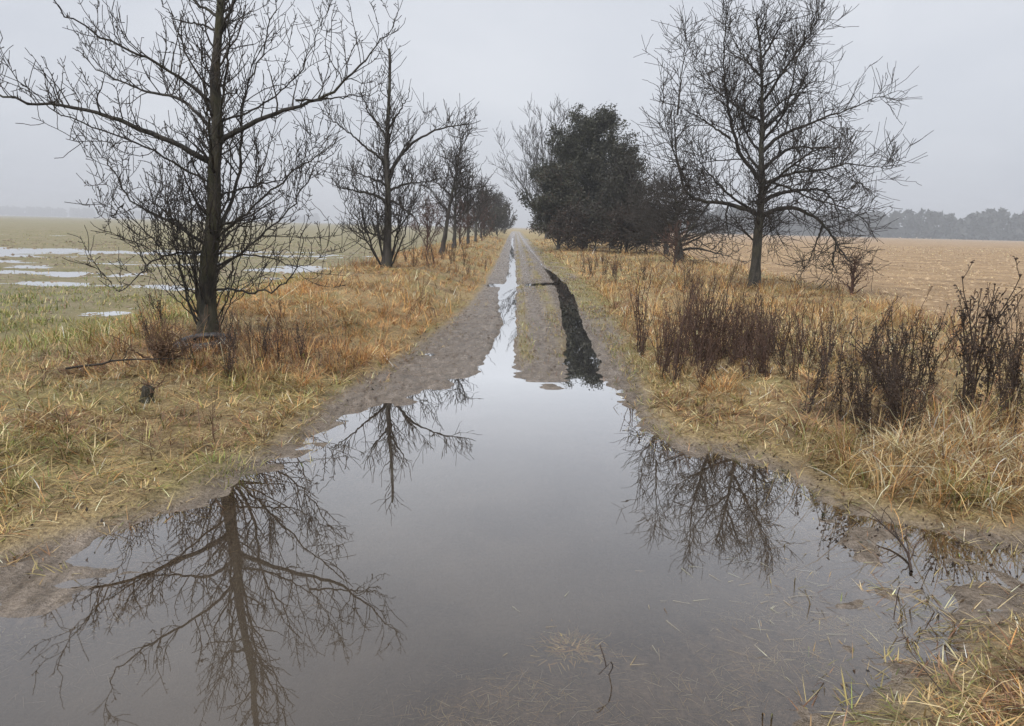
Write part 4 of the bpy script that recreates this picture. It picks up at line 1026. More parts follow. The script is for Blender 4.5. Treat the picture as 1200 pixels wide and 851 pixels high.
# right verge: straw, bleached stalks over brown litter
rng = np.random.default_rng(201)
p = scatter(rng, BANDS, verge_mask(1), (0.3, 11))
k = p[:, 3]
x, y, az, ta, tb = tuft(rng, p, 0.18)
p[:, 2] = height(x, y)
tallm = sstep(fbm(x * 0.8, y * 0.8, 3, 150), 0.40, 0.6)
lay = np.exp(-((x - 3.5) / 0.9) ** 2 - ((y - 4.6) / 0.7) ** 2)             # long laid-over straw by the water
tallm = tallm * (tb > 0.4) * sstep(y, 3.0, 4.2)
L = rng.uniform(0.05, 0.16, len(p)) * (0.5 + 1.0 * ta) * (1 + 0.9 * tallm + 0.9 * lay) * np.where(y > 10, 1.45, 1.0)
W = rng.uniform(0.002, 0.0075, len(p)) * k
flat = rng.uniform(0, 1, len(p)) < (0.78 - 0.5 * tallm)
tilt = np.where(flat, rng.uniform(1.0, 1.5, len(p)), rng.uniform(0.05, 0.8, len(p)))
curl = np.where(flat, rng.uniform(-0.15, 0.6, len(p)), rng.uniform(0.2, 1.7, len(p)))
gn = sstep(fbm(x * 1.0 + 9, y * 1.0, 3, 160), 0.52, 0.66)
br = sstep(fbm(x * 0.9, y * 0.9, 3, 161), 0.45, 0.62)
c = paint(rng, dict(straw=1.2 + 0 * x, orange=0.6 + 1.1 * sstep(y, 9, 16), brown=0.35 + 2.6 * br, olive=0.35 + 0.7 * gn, green=0.02 + 0.30 * gn * (y < 10), pale=0.35 + 0.5 * lay))
c = c * (0.6 + 0.65 * tb)[:, None]
blades("straw_grass", np.stack([x, y, p[:, 2] - 0.01 + 0.03 * flat * rng.uniform(0, 1, len(p))], 1), L * np.where(flat, 1.4, 1), W, az, tilt, curl, c, simple=k > 1.3)
tag(scene.objects["straw_grass"], "bleached straw grass covering the right verge", "grass", kind="stuff")
N_RIGHT = len(p)

# short grown-over grass along the ruts of the track
rng = np.random.default_rng(202)
def track_mask(x, y, z, zn):
    strip = np.exp(-((x - 0.17) / 0.10) ** 2) + np.exp(-((x - 0.72) / 0.14) ** 2) * (y > 8.4) + 0.9 * sstep(x, 1.15, 1.45) * (zn["dt"] < 0.25) + 0.12 * (np.abs(x - .45) < .35)
    return np.clip(strip * np.where(x < 1.1, 0.55, 1.0), 0, 1) * sstep(y, 7.2, 8.6) * (z > 0.008) * (zn["dt"] < 0.3) * (0.25 + 0.75 * sstep(fbm(x * 2, y * 1.2, 3, 170), 0.4, 0.6))
p = scatter(rng, [(7, 10, 2200, 1.2), (10, 15, 1100, 1.7), (15, 24, 700, 2.3), (24, 40, 260, 3.5), (40, 70, 80, 6)], track_mask, (-1.6, 2.6))
x, y, k = p[:, 0], p[:, 1], p[:, 3]
n = len(p)
c = paint(rng, dict(olive=1.0 + 0 * x, green=0.45 + 0 * x, straw=0.35 + 0 * x, brown=0.6 + 0 * x)) * 0.85
blades("track_grass", np.stack([x, y, p[:, 2] - 0.005], 1), rng.uniform(0.03, 0.09, n), rng.uniform(0.004, 0.007, n) * k, rng.uniform(0, 6.283, n), rng.uniform(0.3, 1.45, n), rng.uniform(0, 0.9, n), c, simple=True)
tag(scene.objects["track_grass"], "short olive grass growing between and beside the wheel ruts", "grass", kind="stuff")

# flattened wet grass thinning out over the mud towards the water
rng = np.random.default_rng(212)
def bank_mask(x, y, z, zn):
    f = sstep(zn["dt"] + 0.5 * (fbm(x * 2.6, y * 2.6, 4, 220) - 0.5), -0.42, 0.08)
    right = sstep(x, 0.8, 1.2)
    f = np.maximum(f, 0.35 * np.exp(-((x - 1.8) / 0.55) ** 2 - ((y - 3.15) / 0.5) ** 2))
    return np.clip(f * (0.6 + 0.4 * right), 0, 1) * (zn["dt"] < 0.35) * (z > -0.012 - 0.02 * right) * (0.15 + 0.85 * sstep(fbm(x * 4, y * 4, 3, 221), 0.36, 0.56))
p = scatter(rng, [(1.5, 3.4, 2600, 1), (3.4, 6, 2200, 1), (6, 10, 1300, 1.3), (10, 16, 500, 1.8)], bank_mask, (-3.6, 4.6))
k = p[:, 3]
x, y, az, ta, tb = tuft(rng, p, 0.14)
n = len(p)
gn = sstep(fbm(x * 1.3, y * 1.3, 3, 222), 0.45, 0.6)
c = paint(rng, dict(olive=1.0 + 0.5 * gn, green=0.08 + 0.4 * gn, straw=0.8 + 0 * x, brown=0.6 + 0 * x, pale=0.12 + 0 * x)) * (0.6 + 0.5 * tb)[:, None]
blades("bank_grass", np.stack([x, y, height(x, y) - 0.003], 1), rng.uniform(0.04, 0.13, n) * (0.7 + 0.6 * ta), rng.uniform(0.003, 0.006, n) * k, az, rng.uniform(0.8, 1.55, n), rng.uniform(-0.1, 0.5, n), c)
tag(scene.objects["bank_grass"], "flattened wet grass thinning out towards the water's edge", "grass", kind="stuff")

# winter-green strip and sprouting crop on the left field
rng = np.random.default_rng(203)
def lf_mask(x, y, z, zn):
    strip = sstep(-x, 3.9, 5.2) * (1 - 0.7 * sstep(-x, 9, 14)) * (1 - sstep(y, 14, 20))
    crop = 0.35 * zn["kl"]
    return np.maximum(strip, crop) * (z > 0.03) * (0.2 + 0.8 * sstep(fbm(x * 1.4, y * 1.4, 3, 180), 0.38, 0.6))
p = scatter(rng, [(5, 8, 1300, 1.2), (8, 12, 1000, 1.6), (12, 18, 420, 2.2), (18, 28, 110, 3), (28, 45, 40, 4.5), (45, 80, 10, 7)], lf_mask, (-70, -3.6))
x, y, k = p[:, 0], p[:, 1], p[:, 3]
n = len(p)
c = paint(rng, dict(green=1.4 + 0 * x, olive=0.8 + 0 * x, straw=0.3 + 0 * x, brown=0.1 + 0 * x))
blades("field_grass", np.stack([x, y, p[:, 2] - 0.005], 1), rng.uniform(0.04, 0.13, n) * np.where(y < 14, 1.2, .9), rng.uniform(0.004, 0.008, n) * k, rng.uniform(0, 6.283, n), rng.uniform(0.2, 1.3, n), rng.uniform(0, 1.0, n), c, simple=True)
tag(scene.objects["field_grass"], "thin winter-green grass on the waterlogged left field", "grass", kind="stuff")

# stubble on the right field
rng = np.random.default_rng(204)
p = scatter(rng, [(8, 14, 220, 1.6), (14, 22, 80, 2.4), (22, 35, 26, 3.5), (35, 60, 8, 5.5), (60, 110, 6, 9)], lambda x, y, z, zn: zn["kr"] * (0.3 + 0.7 * (np.sin(x * 2.2 + y * 0.25) > -0.1)), (5, 100))
x, y, k = p[:, 0], p[:, 1], p[:, 3]
n = len(p)
c = paint(rng, dict(stubble=1.6 + 0 * x, brown=0.35 + 0 * x, straw=0.5 + 0 * x))
blades("stubble", np.stack([x, y, p[:, 2] - 0.005], 1), rng.uniform(0.02, 0.055, n) * np.sqrt(k / 1.6), rng.uniform(0.005, 0.01, n) * k, rng.uniform(0, 6.283, n), rng.uniform(0.6, 1.55, n), rng.uniform(0, 0.4, n), c, simple=True)
tag(scene.objects["stubble"], "tan cut stubble covering the right field", "stubble", kind="stuff")

# drowned and floating grass at the near right of the puddle
rng = np.random.default_rng(205)
def sub_mask(x, y, z, zn):
    a = np.exp(-((x - 0.0) / 0.45) ** 2 - ((y - 2.25) / 0.3) ** 2) * 0.9
    b = np.exp(-((x - 1.15) / 0.55) ** 2 - ((y - 2.55) / 0.45) ** 2) * 1.0
    i = 1.6 * np.exp(-((x - 0.25) / 0.12) ** 2 - ((y - 2.66) / 0.05) ** 2)
    e = 0.25 * np.exp(-((x - 1.7) / 0.5) ** 2 - ((y - 3.2) / 0.4) ** 2)
    e = e + 0.9 * np.exp(-((x - 1.65) / 0.5) ** 2 - ((y - 3.3) / 0.7) ** 2) + 0.7 * np.exp(-((x + 2.1) / 0.6) ** 2 - ((y - 3.0) / 0.7) ** 2)
    return np.clip(a + b + i + e, 0, 1) * (z < 0.03) * sstep(fbm(x * 5, y * 5, 3, 190), 0.36, 0.6)
p = scatter(rng, [(1.5, 5.0, 3000, 1)], sub_mask, (-3.2, 3))
n = len(p)
c = paint(rng, dict(pale=0.8 + 0 * p[:, 0], straw=0.8 + 0 * p[:, 0], olive=0.5 + 0 * p[:, 0]))
blades("drowned_grass", np.stack([p[:, 0], p[:, 1], np.minimum(p[:, 2] + rng.uniform(0.002, 0.012, n), -0.012)], 1), rng.uniform(0.03, 0.11, n), rng.uniform(0.0012, 0.0024, n), rng.uniform(0, 6.283, n), rng.uniform(1.52, 1.60, n), rng.uniform(0.0, 0.08, n), c * 0.8)
tag(scene.objects["drowned_grass"], "pale drowned grass under the shallow near edge of the puddle", "grass", kind="stuff")
rng = np.random.default_rng(206)
p = scatter(rng, [(1.5, 4.4, 150, 1)], lambda x, y, z, zn: np.clip(np.exp(-((x - 1.35) / 0.5) ** 2 - ((y - 2.85) / 0.5) ** 2) + .12 * np.exp(-((x - 0.4) / 0.7) ** 2 - ((y - 2.5) / 0.5) ** 2), 0, 1) * (z < 0.0), (-1.2, 3.3))
n = len(p)
c = paint(rng, dict(pale=1.0 + 0 * p[:, 0], straw=0.3 + 0 * p[:, 0]))
blades("floating_straw", np.stack([p[:, 0], p[:, 1], np.full(n, 0.003)], 1), rng.uniform(0.03, 0.12, n), rng.uniform(0.001, 0.0024, n), rng.normal(-0.4, 0.8, n), np.full(n, 1.565), rng.uniform(-0.03, 0.005, n), c * 0.75)
tag(scene.objects["floating_straw"], "pale straws floating on the puddle by the right bank", "straw", kind="stuff")

# wet dark leaves and bits of weed on both banks
rng = np.random.default_rng(207)
def litter_mask(x, y, z, zn):
    a = np.exp(-((x + 2.05) / 0.5) ** 2 - ((y - 8.4) / 1.1) ** 2)
    b = 0.8 * np.exp(-((x - 2.3) / 0.6) ** 2 - ((y - 3.65) / 0.28) ** 2) + .7 * np.exp(-((x - 1.7) / 0.4) ** 2 - ((y - 4.4) / 0.7) ** 2)
    d = 0.5 * np.exp(-((x + 3.1) / 0.8) ** 2 - ((y - 7.3) / 0.9) ** 2)
    t = 0.10 * (np.abs(zn["dt"]) < 0.35) * (y < 14)
    return np.clip(a + b + d + t, 0, 1) * (z > -0.01)
p = scatter(rng, [(2.5, 5.5, 420, 1), (5.5, 14, 420, 1.2)], litter_mask, (-5, 4.5))
n = len(p)
cc = np.array([(0.035, 0.024, 0.018), (0.06, 0.038, 0.024), (0.05, 0.05, 0.03), (0.10, 0.07, 0.045), (0.2, 0.19, 0.165), (.025, .02, .017)])[rng.choice(6, n, p=[.3, .25, .12, .15, .06, .12])]
v, q, c0 = leaf_cloud(p[:, :3] + np.array([0, 0, 0.008]), 1, 0.008, 0.013, ((0, 0, 0), (1, 1, 1)), rng)
o = build("leaf_litter", v, q, mat=M_BLADE, colors={"blade_colour": np.repeat(cc, 4, axis=0)}, smooth=False)
tag(o, "wet dark dead leaves scattered along both banks", "leaves", kind="stuff")

# clods on the muddy shoulder of the track
rng = np.random.default_rng(208)
p = scatter(rng, [(3.4, 8, 60, 1), (8, 18, 45, 1.2)], lambda x, y, z, zn: zn["k_in"] * (z > 0.012) * np.where(x < 0, 1.0, 0.35) * sstep(fbm(x * 2, y * 2, 2, 210), 0.4, 0.6), (-2.6, 2.2))
oct_v = np.array([(1, 0, 0), (-1, 0, 0), (0, 1, 0), (0, -1, 0), (0, 0, 0.7), (0, 0, -0.6)], float)
oct_f = np.array([(0, 2, 4), (2, 1, 4), (1, 3, 4), (3, 0, 4), (2, 0, 5), (1, 2, 5), (3, 1, 5), (0, 3, 5)])
n = len(p)
s = rng.uniform(0.006, 0.024, (n, 1, 1)) * rng.uniform(0.6, 1.3, (n, 1, 3))
v = (oct_v[None] * rng.uniform(0.7, 1.25, (n, 6, 1)) * s + p[:, None, :3]).reshape(-1, 3)
M_CLOD = plain_material("clod", (0.06, 0.045, 0.035), (0.12, 0.095, 0.078), 12, 0.6)
o = build("mud_clods", v, tris=(oct_f[None] + (np.arange(n) * 6)[:, None, None]).reshape(-1, 3), mat=M_CLOD, smooth=False)
tag(o, "small dark mud clods on the shoulder of the track", "mud", kind="stuff")

rng = np.random.default_rng(209)
M_SOIL = plain_material("field_soil", (0.12, 0.095, 0.062), (0.27, 0.215, 0.15), 3, 0.85)
M_CHAFF = plain_material("field_chaff", (0.22, 0.15, 0.085), (0.52, 0.39, 0.25), 3, 0.9)
for nm, lab, side, mt, bands in (("field_clods", "brown clods of wet soil all over the left field", "kl", M_SOIL, [(11, 18, 16, 1.0), (18, 30, 9, 1.5), (30, 48, 4, 2.2)]),
                                 ("chaff_clods", "tan clods and chaff on the right stubble field", "kr", M_CHAFF, [(9, 16, 14, 1.0), (16, 30, 7, 1.6), (30, 55, 2.2, 2.4)])):
    p = scatter(rng, bands, lambda x, y, z, zn: zn[side] * (0.25 + 0.75 * sstep(fbm(x * 0.8, y * 0.8, 3, 230), 0.4, 0.6)), (-50, -5) if side == "kl" else (5, 50))
    n = len(p)
    s = rng.uniform(0.015, 0.06, (n, 1, 1)) * rng.uniform(0.6, 1.4, (n, 1, 3)) * p[:, 3][:, None, None] * np.array([1, 1, 0.6])
    v = (oct_v[None] * rng.uniform(0.6, 1.3, (n, 6, 1)) * s + p[:, None, :3]).reshape(-1, 3)
    o = build(nm, v, tris=(oct_f[None] + (np.arange(n) * 6)[:, None, None]).reshape(-1, 3), mat=mt, smooth=False)
    tag(o, lab, "soil", kind="stuff")

# ------------------------------------------------------------------ dead weeds, each stalk a thing
def weed_meshes(rng, kind):
    """stems, withered leaves and seed heads of one plant, about 1 m high"""
    ns = {"rod": 9, "bush": 4, "tan": 3}[kind]
    n = 10
    z = np.linspace(0, 1, n)
    top = rng.uniform(0.45, 1.0, ns); top[0] = 1.0
    P = np.zeros((ns, n, 3))
    for i in range(ns):
        b, f = rng.normal(0, 0.10, 2), rng.normal(0, 0.075 if kind == "rod" else 0.05, 2)
        for j in range(2):
            P[i, :, j] = f[j] * (0.3 + 0.7 * z) + b[j] * z ** 2 + np.cumsum(rng.normal(0, 0.008, n))
        P[i, :, 2] = z * top[i]
    R = np.repeat(np.linspace(0.0052, 0.0028, n)[None], ns, 0)
    ids = np.arange(ns)
    P2, R2, i2 = spawn(P, R, ids, rng, {"rod": 5, "bush": 13, "tan": 9}[kind], (0.4, 1.0), (0.08, 0.30), (18, 42), 0.5, 0.7, 0.0022, 5, 0.09, 0.1, rmax=0.004)
    P3, R3, _ = spawn(P2, R2, i2, rng, 12, (0.3, 1.0), (0.03, 0.10), (25, 55), 0.4, 0.7, 0.002, 3, 0.08, 0.1)
    stem = join([tubes(P, R, 5), tubes(P2, R2, 3)] + ([tubes(P3, R3, 3)] if len(P3) else []))
    # curled leaves hanging along the stems
    m = {"rod": 150, "bush": 300, "tan": 60}[kind]
    t = rng.uniform(0.06, 0.93, m)
    w = rng.integers(0, ns, m)
    k = np.minimum((t * (n - 1)).astype(int), n - 1)
    c = P[w, k] + rng.normal(0, 1, (m, 3)) * np.array([0.022, 0.022, 0.04])
    a = np.stack([rng.normal(0, 0.7, m), rng.normal(0, 0.7, m), rng.normal(-0.7, 0.6, m)], 1); a /= np.linalg.norm(a, axis=1, keepdims=True)
    b = np.cross(a, rng.normal(0, 1, (m, 3))); b /= np.linalg.norm(b, axis=1, keepdims=True)
    s = rng.uniform(0.015, 0.055, (m, 1))
    lv = np.stack([c, c + a * s * .5 + b * s * .15, c + a * s, c + a * s * .5 - b * s * .15], 1).reshape(-1, 3)
    lq = np.arange(m * 4).reshape(m, 4)
    # seed heads: beads at the ends of the shoots
    tips = np.concatenate([P[:, -1]] + [q[:, -1] for q in (P2, P3) if len(q)])
    k = len(tips)
    s = rng.uniform(0.004, 0.011, (k, 1, 1)) * (1.3 if kind == "bush" else 1)
    hv = (oct_v[None] * s + tips[:, None, :] + rng.normal(0, 0.004, (k, 1, 3))).reshape(-1, 3)
    ht = (oct_f[None] + (np.arange(k) * 6)[:, None, None]).reshape(-1, 3)
    return stem, (lv, lq), (hv, ht)

WEEDS = {}
for kind, nvar, mats in (("bush", 7, (M_WEED, M_WEED)), ("rod", 7, (M_WEED_RED, M_WEED_TAN)), ("tan", 6, (M_WEED_TAN, M_WEED_TAN))):
    rngw = np.random.default_rng(300 + nvar + len(kind))
    WEEDS[kind] = []
    for k in range(nvar):
        st, lf, hd = weed_meshes(rngw, kind)
        tmp = [build("stem", st[0], st[1], mat=mats[0]), build("withered_leaves", lf[0], lf[1], mat=mats[0], smooth=False),
               build("seed_head", hd[0], tris=hd[1], mat=mats[1], smooth=False)]
        WEEDS[kind].append([t.data for t in tmp])
        for t in tmp:
            bpy.data.objects.remove(t)
PART_NAMES = ("stem", "withered_leaves", "seed_head")

def weed(kind, x, y, h, rng, label, group=None, lean=None, wide=1.0, variant=None):
    root = empty("dead_weed", (x, y, zat(x, y) - 0.02), label, "weed", group)
    lean = lean if lean is not None else (rng.normal(0, 0.17), rng.normal(0, 0.17))
    root.rotation_euler = (lean[0], lean[1], rng.uniform(0, 6.28))
    root.scale = (h * wide, h * wide, h)
    for nm, me in zip(PART_NAMES, WEEDS[kind][rng.integers(0, len(WEEDS[kind])) if variant is None else variant]):
        o = bpy.data.objects.new(nm, me)
        col.objects.link(o)
        o.parent = root
        if nm != "stem":
            o["kind"] = "stuff"
    return root

def thicket(kind, n, centre, sx, sy, h, seed, label, group, where, wide=1.0):
    """n plants round a centre; the ones that stand out get a label of their own"""
    rng = np.random.default_rng(seed)
    made = []
    while len(made) < n:
        x, y = centre[0] + rng.normal(0, sx), centre[1] + rng.normal(0, sy)
        if float(land(np.array([x]), np.array([y]))[1]["dt"][0]) < 0.1:
            continue
        hh = h * rng.choice([rng.uniform(0.35, 0.7), rng.uniform(0.7, 1.0), rng.uniform(0.9, 1.2)], p=[0.35, 0.45, 0.2])
        made.append(weed(kind, x, y, hh, rng, label, group, wide=wide * rng.uniform(0.8, 1.3)))
    rest = list(made)
    for word, key in (("tallest", lambda o: -o.scale[2]), ("leftmost", lambda o: o.location.x / o.location.y), ("rightmost", lambda o: -o.location.x / o.location.y),
                      ("nearest", lambda o: o.location.y), ("farthest", lambda o: -o.location.y), ("shortest", lambda o: o.scale[2])):
        o = min(rest, key=key)
        rest.remove(o)
        o["label"] = f"{word} dead weed of {where}"

thicket("rod", 54, (2.15, 8.6), 0.36, 0.75, 0.86, 400, "dark brown dead weed stalk in the thicket by the track's right edge", "weeds in the dark thicket by the track", "the dark thicket by the track's right edge")
thicket("rod", 34, (3.0, 8.3), 0.45, 0.6, 0.66, 401, "dark brown dead weed stalk on the field side of the thicket by the track", "weeds on the field side of the dark thicket", "the weeds on the field side of the dark thicket")
thicket("bush", 26, (2.95, 5.5), 0.25, 0.28, 0.66, 402, "blackish dead weed stalk at the water end of the tall right weeds", "tall weeds near the water on the right", "the black weeds near the water on the right")
thicket("bush", 40, (4.0, 6.1), 0.6, 0.6, 0.82, 403, "tall dark dead weed stalk among those at the right edge", "tall weeds at the right edge", "the tall dark weeds at the right edge")
thicket("tan", 22, (5.7, 8.0), 0.7, 0.6, 0.9, 404, "tall branching dead weed standing against the stubble field at far right", "weeds along the stubble field", "the weeds along the stubble field on the right")
thicket("rod", 26, (3.5, 23.5), 0.7, 3.2, 0.8, 405, "reddish dead weed stalk right of the track before the evergreen", "reddish weeds before the evergreen", "the reddish weeds before the evergreens")
thicket("rod", 20, (-2.3, 24.5), 0.6, 3.0, 0.75, 406, "reddish dead weed stalk left of the track by the leaning tree", "reddish weeds by the leaning tree", "the reddish weeds by the leaning left tree")
thicket("bush", 24, (-2.75, 7.5), 0.5, 0.35, 0.52, 409, "low dark brown dead weed in the scrub before the nearest tree", "low weeds before the nearest tree", "the low dark scrub before the nearest tree")
thicket("tan", 12, (-2.6, 7.9), 0.4, 0.45, 0.6, 407, "thin brown dead weed stalk beside the nearest tree", "weeds beside the nearest tree", "the thin brown weeds beside the nearest tree")
thicket("tan", 12, (4.6, 15.0), 1.2, 1.6, 0.7, 408, "thin dead weed stalk in the straw before the spreading tree", "weeds before the spreading tree", "the thin weeds before the spreading right tree")
rw = np.random.default_rng(410)
weed("bush", 3.6, 5.75, 1.12, rw, "tallest black dead weed, upright and bushy at its top, among the right weeds", lean=(0.02, 0.02), wide=1.1)
weed("bush", 3.75, 5.9, 1.16, rw, "tall dark dead weed with a nodding head just right of the tallest one", lean=(0.0, 0.08), wide=1.1)
weed("bush", 3.0, 5.5, 0.85, rw, "black drooping dead weed bent over towards the right, nearest the water", lean=(0.0, 0.42), wide=1.4)
weed("bush", 4.25, 5.75, 1.05, rw, "black dead weed leaning right at the right edge of the picture", lean=(0.0, 0.30), wide=1.2)
weed("bush", 2.62, 5.3, 0.62, rw, "lone thin black stalk left of the drooping weed", lean=(0.05, -0.05), wide=0.6)
weed("tan", -1.75, 5.05, 0.36, rw, "short dark twiggy sprout at the left edge of the puddle", lean=(0, -0.15))
weed("tan", -2.05, 4.95, 0.40, rw, "short dark sprout a step left of the one at the puddle's edge", lean=(0.1, 0.12))
weed("tan", -2.35, 4.55, 0.5, rw, "thin tall sprout standing in the matted grass on the near left", lean=(0.0, -0.04), wide=0.6)
weed("tan", -1.7, 11.5, 0.7, rw, "brown stalk leaning right over the left edge of the track", lean=(0.0, 0.55))
weed("bush", -4.45, 9.3, 0.62, rw, "dark forked weed standing in the green strip left of the nearest tree", lean=(0.0, -0.2), wide=1.5)

# ------------------------------------------------------------------ single small things
def grass_tuft(name, label, x, y, n, length, spread, pal, seed, z=None, tilt=(0.15, 0.8)):
    rng = np.random.default_rng(seed)
    px, py = x + rng.normal(0, spread, n), y + rng.normal(0, spread, n)
    pz = height(px, py) if z is None else np.full(n, z)
    c = paint(rng, {k: np.full(n, v) for k, v in pal.items()})
    az = np.arctan2(py - y, px - x) + rng.normal(0, 0.7, n)
    o = blades(name, np.stack([px, py, pz - 0.01], 1), rng.uniform(0.5, 1.1, n) * length, rng.uniform(0.003, 0.007, n), az, rng.uniform(*tilt, n), rng.uniform(0.5, 1.6, n) * (1 if tilt[0] < 1 else 0.1), c)
    o["kind"] = "thing"
    return tag(o, label, "grass tuft")
grass_tuft("grass_tuft", "fresh green tuft in the straw at the water's right edge", 2.72, 4.25, 130, 0.24, 0.07, dict(green=1.6, olive=0.7), 500)
grass_tuft("grass_tuft", "yellow-green tuft on the bank below the black weeds", 2.35, 5.2, 120, 0.24, 0.07, dict(olive=1.5, straw=0.5, green=0.4), 501)
grass_tuft("grass_tuft", "orange-brown upright tuft in front of the dark weed thicket", 2.0, 6.9, 170, 0.32, 0.08, dict(orange=1.5, straw=0.4), 502)
grass_tuft("grass_tuft", "pale straw tuft at the foot of the drooping black weed", 2.75, 4.9, 160, 0.34, 0.10, dict(pale=1.3, straw=0.6), 503)
grass_tuft("grass_tuft", "brown dead tuft in front of the old tyre", -3.2, 7.7, 150, 0.26, 0.11, dict(brown=1.4, orange=0.8), 506)
grass_tuft("grass_tuft", "low green tuft at the left edge of the puddle", -1.85, 4.55, 130, 0.12, 0.11, dict(green=1.4, olive=0.8), 504)
grass_tuft("grass_tuft", "small pale island of dead grass poking out of the near water", 0.25, 2.66, 260, 0.06, 0.055, dict(olive=0.8, straw=1.2), 505, 0.0, (1.3, 1.58))

def long_straws():
    rng = np.random.default_rng(510)
    n = 420
    x = rng.normal(3.3, 0.65, n); y = rng.normal(4.55, 0.4, n)
    k = land(x, y)[1]["dt"] > 0.02
    x, y = x[k], y[k]; n = len(x)
    c = paint(rng, dict(pale=np.full(n, 1.2), straw=np.full(n, 0.9), orange=np.full(n, 0.3)))
    o = blades("laid_straw", np.stack([x, y, height(x, y) + rng.uniform(0, 0.12, n)], 1), rng.uniform(0.35, 0.75, n), rng.uniform(0.004, 0.008, n),
               rng.normal(-1.9, 0.9, n), rng.uniform(0.5, 1.3, n), rng.uniform(0.2, 0.9, n), c)
    tag(o, "long bleached straws laid over towards the water on the right", "straw", kind="stuff")
long_straws()

# old tyre lying flat at the foot of the nearest tree
def tyre(x, y):
    root = empty("old_tyre", (x, y, zat(x, y) + 0.015), "old black tyre lying flat at the foot of the nearest tree", "tyre")
    root.rotation_euler = (rad(6), rad(-5), 0.3)
    prof = [(0.175, -0.075), (0.205, -0.088), (0.25, -0.09), (0.285, -0.075), (0.30, -0.04), (0.302, 0), (0.30, 0.04), (0.285, 0.075), (0.25, 0.09), (0.205, 0.088), (0.175, 0.075), (0.185, 0.05), (0.26, 0.045), (0.272, 0), (0.26, -0.045), (0.185, -0.05)]
    n, m = 48, len(prof)
    a = np.arange(n) * 2 * math.pi / n
    pr = np.array(prof)
    V = np.stack([pr[None, :, 0] * np.cos(a)[:, None], pr[None, :, 0] * np.sin(a)[:, None], np.broadcast_to(pr[None, :, 1], (n, m))], 2)
    i = np.arange(n * m).reshape(n, m)
    j = np.roll(i, -1, 0)
    q = np.stack([i, j, np.roll(j, -1, 1), np.roll(i, -1, 1)], -1).reshape(-1, 4)
    build("carcass", V.reshape(-1, 3), q, mat=M_RUBBER, parent=root)
    vs, qs, c = [], [], 0
    for k in range(40):
        for s in (-1, 1):
            t0 = (k + (0.25 if s > 0 else 0)) * 2 * math.pi / 40
            t1 = t0 + 0.11
            b = [(r0 * math.cos(t), r0 * math.sin(t), z) for r0 in (0.292, 0.312) for t in (t0, t1) for z in (s * 0.012, s * 0.06)]
            vs += b
            qs += [[c + v for v in f] for f in ((0, 1, 3, 2), (4, 6, 7, 5), (0, 4, 5, 1), (2, 3, 7, 6), (0, 2, 6, 4), (1, 5, 7, 3))]
            c += 8
    build("tread", np.array(vs), np.array(qs), mat=M_RUBBER, parent=root, smooth=False)
tyre(-3.42, 8.12)

# short mossy stump in the matted grass
def stump(x, y):
    rng = np.random.default_rng(520)
    root = empty("tree_stump", (x, y, zat(x, y) - 0.03), "short dark mossy stump with brown shoots in the left grass", "stump")
    P = np.array([[(0, 0, 0), (0.0, 0, 0.05), (0.01, 0, 0.10), (0.02, 0.0, 0.15), (0.022, 0.0, 0.16)]])
    v, q = tubes(P, np.array([[0.085, 0.05, 0.042, 0.045, 0.01]]), 10, rng, 0.08)
    build("trunk", v, q, mat=M_BARK_NEAR, parent=root)
    limbs = np.array([[(0.02, 0, .08)] * 6], float) + np.linspace(0, 1, 6)[None, :, None] * np.array([[[0.0, 0, 0.1]]])
    Ps, Rs, _ = spawn(limbs, np.full((1, 6), .02), np.zeros(1, int), rng, 160, (0, 1), (0.12, 0.32), (40, 100), 0.15, 0.3, 0.0022, 6, 0.25, 0.02)
    Pt, Rt, _ = spawn(Ps, Rs, np.zeros(len(Ps), int), rng, 14, (0.2, 1), (0.04, 0.12), (30, 80), 0.1, 0.8, 0.002, 4, 0.2, 0.0)
    v, q = join([tubes(Ps, Rs, 3), tubes(Pt, Rt, 3)])
    build("shoots", v, q, mat=M_WEED_TAN, parent=root)
stump(-2.9, 5.75)

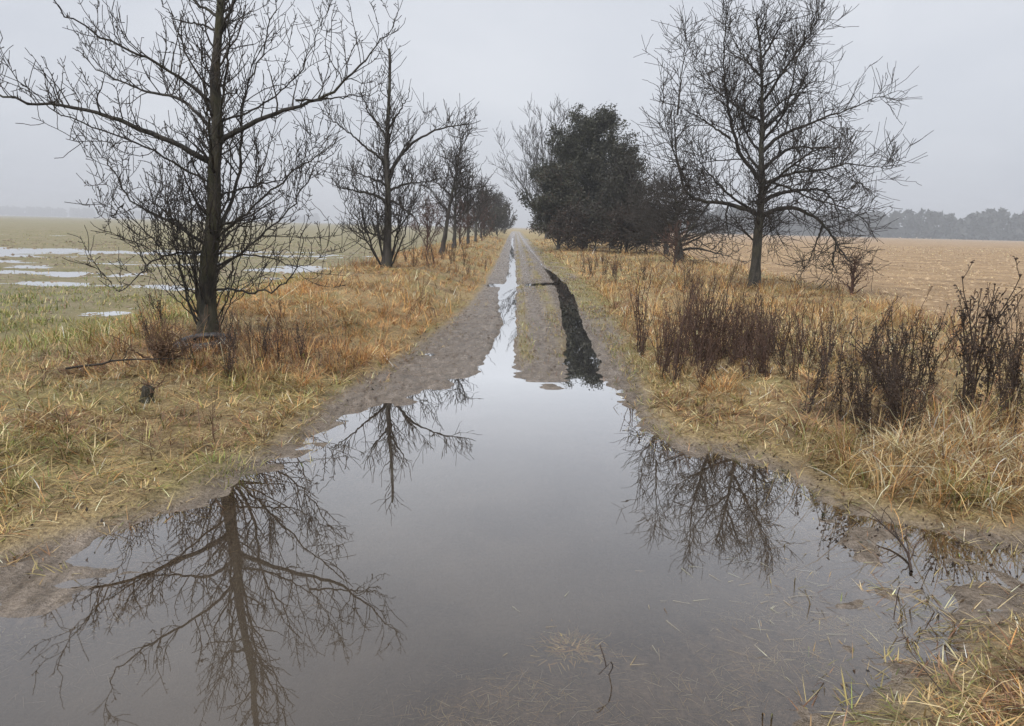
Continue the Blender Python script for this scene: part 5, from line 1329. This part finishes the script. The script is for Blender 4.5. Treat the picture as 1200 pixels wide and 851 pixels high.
def lying_branch(name, label, pts, r0, seed, mat=M_TWIG, per=6):
    rng = np.random.default_rng(seed)
    P = resample(pts, 16)[None]
    P[0, :, 2] += height(P[0, :, 0], P[0, :, 1])
    o0 = P[0, 0].copy()
    P = P - o0
    R = np.linspace(r0, r0 * 0.35, 16)[None]
    P2, R2, _ = spawn(P, R, np.zeros(1, int), rng, per, (0.2, 1), (0.06, 0.25), (30, 70), 0.1, 0.6, 0.0022, 5, 0.2, 0)
    ob_v, ob_q = tubes(P, R, 6, rng, 0.08)
    root = empty(name, tuple(o0), label, "branch")
    build("stick", ob_v, ob_q, mat=mat, parent=root)
    if len(P2):
        v, q = tubes(P2, R2, 3)
        build("twigs", v, q, mat=mat, parent=root)
lying_branch("fallen_branch", "dark fallen branch lying in the grass left of the stump", [(-4.05, 6.6, .05), (-3.7, 6.8, .1), (-3.4, 6.75, .12), (-3.0, 6.9, .12)], 0.012, 530)
lying_branch("fallen_branch", "blackish weed stem lying in the shallow water at the right edge", [(2.35, 2.98, .04), (2.45, 3.12, .05), (2.58, 3.3, .06), (2.75, 3.5, .1)], 0.008, 531, M_WEED, 26)
lying_branch("fallen_branch", "blackish wet weed stem lying across the muddy shore below the tuft", [(1.95, 3.35, .03), (2.02, 3.5, .04), (2.05, 3.68, .05), (2.0, 3.9, .06)], 0.008, 532, M_WEED, 26)
lying_branch("fallen_branch", "thin dark twig standing out of the near right water", [(1.5, 2.3, .02), (1.46, 2.42, .1), (1.44, 2.5, .2), (1.42, 2.55, .22)], 0.0022, 533, M_WEED, 3)
lying_branch("fallen_branch", "small black twig floating by the pale grass island", [(.33, 2.36, .09), (.36, 2.39, .1), (.38, 2.42, .1)], 0.002, 534, M_WEED, 14)

# ------------------------------------------------------------------ the mist
hx, hy0, hy1, hz0, hz1 = 2600.0, -60.0, 2600.0, -1.5, 32.0
hv = np.array([(sx * hx, yy, zz) for zz in (hz0, hz1) for yy in (hy0, hy1) for sx in (-1, 1)], float)
haze = build("haze", hv, np.array([(0, 2, 3, 1), (4, 5, 7, 6), (0, 1, 5, 4), (2, 6, 7, 3), (0, 4, 6, 2), (1, 3, 7, 5)]), smooth=False)
hm, hnt, hout = new_mat("haze")
pv = node(hnt, "ShaderNodeVolumePrincipled", Density=0.0010, Anisotropy=0.0)
pv.inputs["Color"].default_value = (0.92, 0.945, 0.99, 1)
hnt.links.new(pv.outputs[0], hout.inputs["Volume"])
haze.data.materials.append(hm)
tag(haze, "thin winter mist over the fields", "mist", kind="stuff")
print("blades left/right", N_LEFT, N_RIGHT, "tris", sum(len(o.data.loop_triangles) if o.data.loop_triangles else len(o.data.polygons) for o in scene.objects if o.type == 'MESH'))
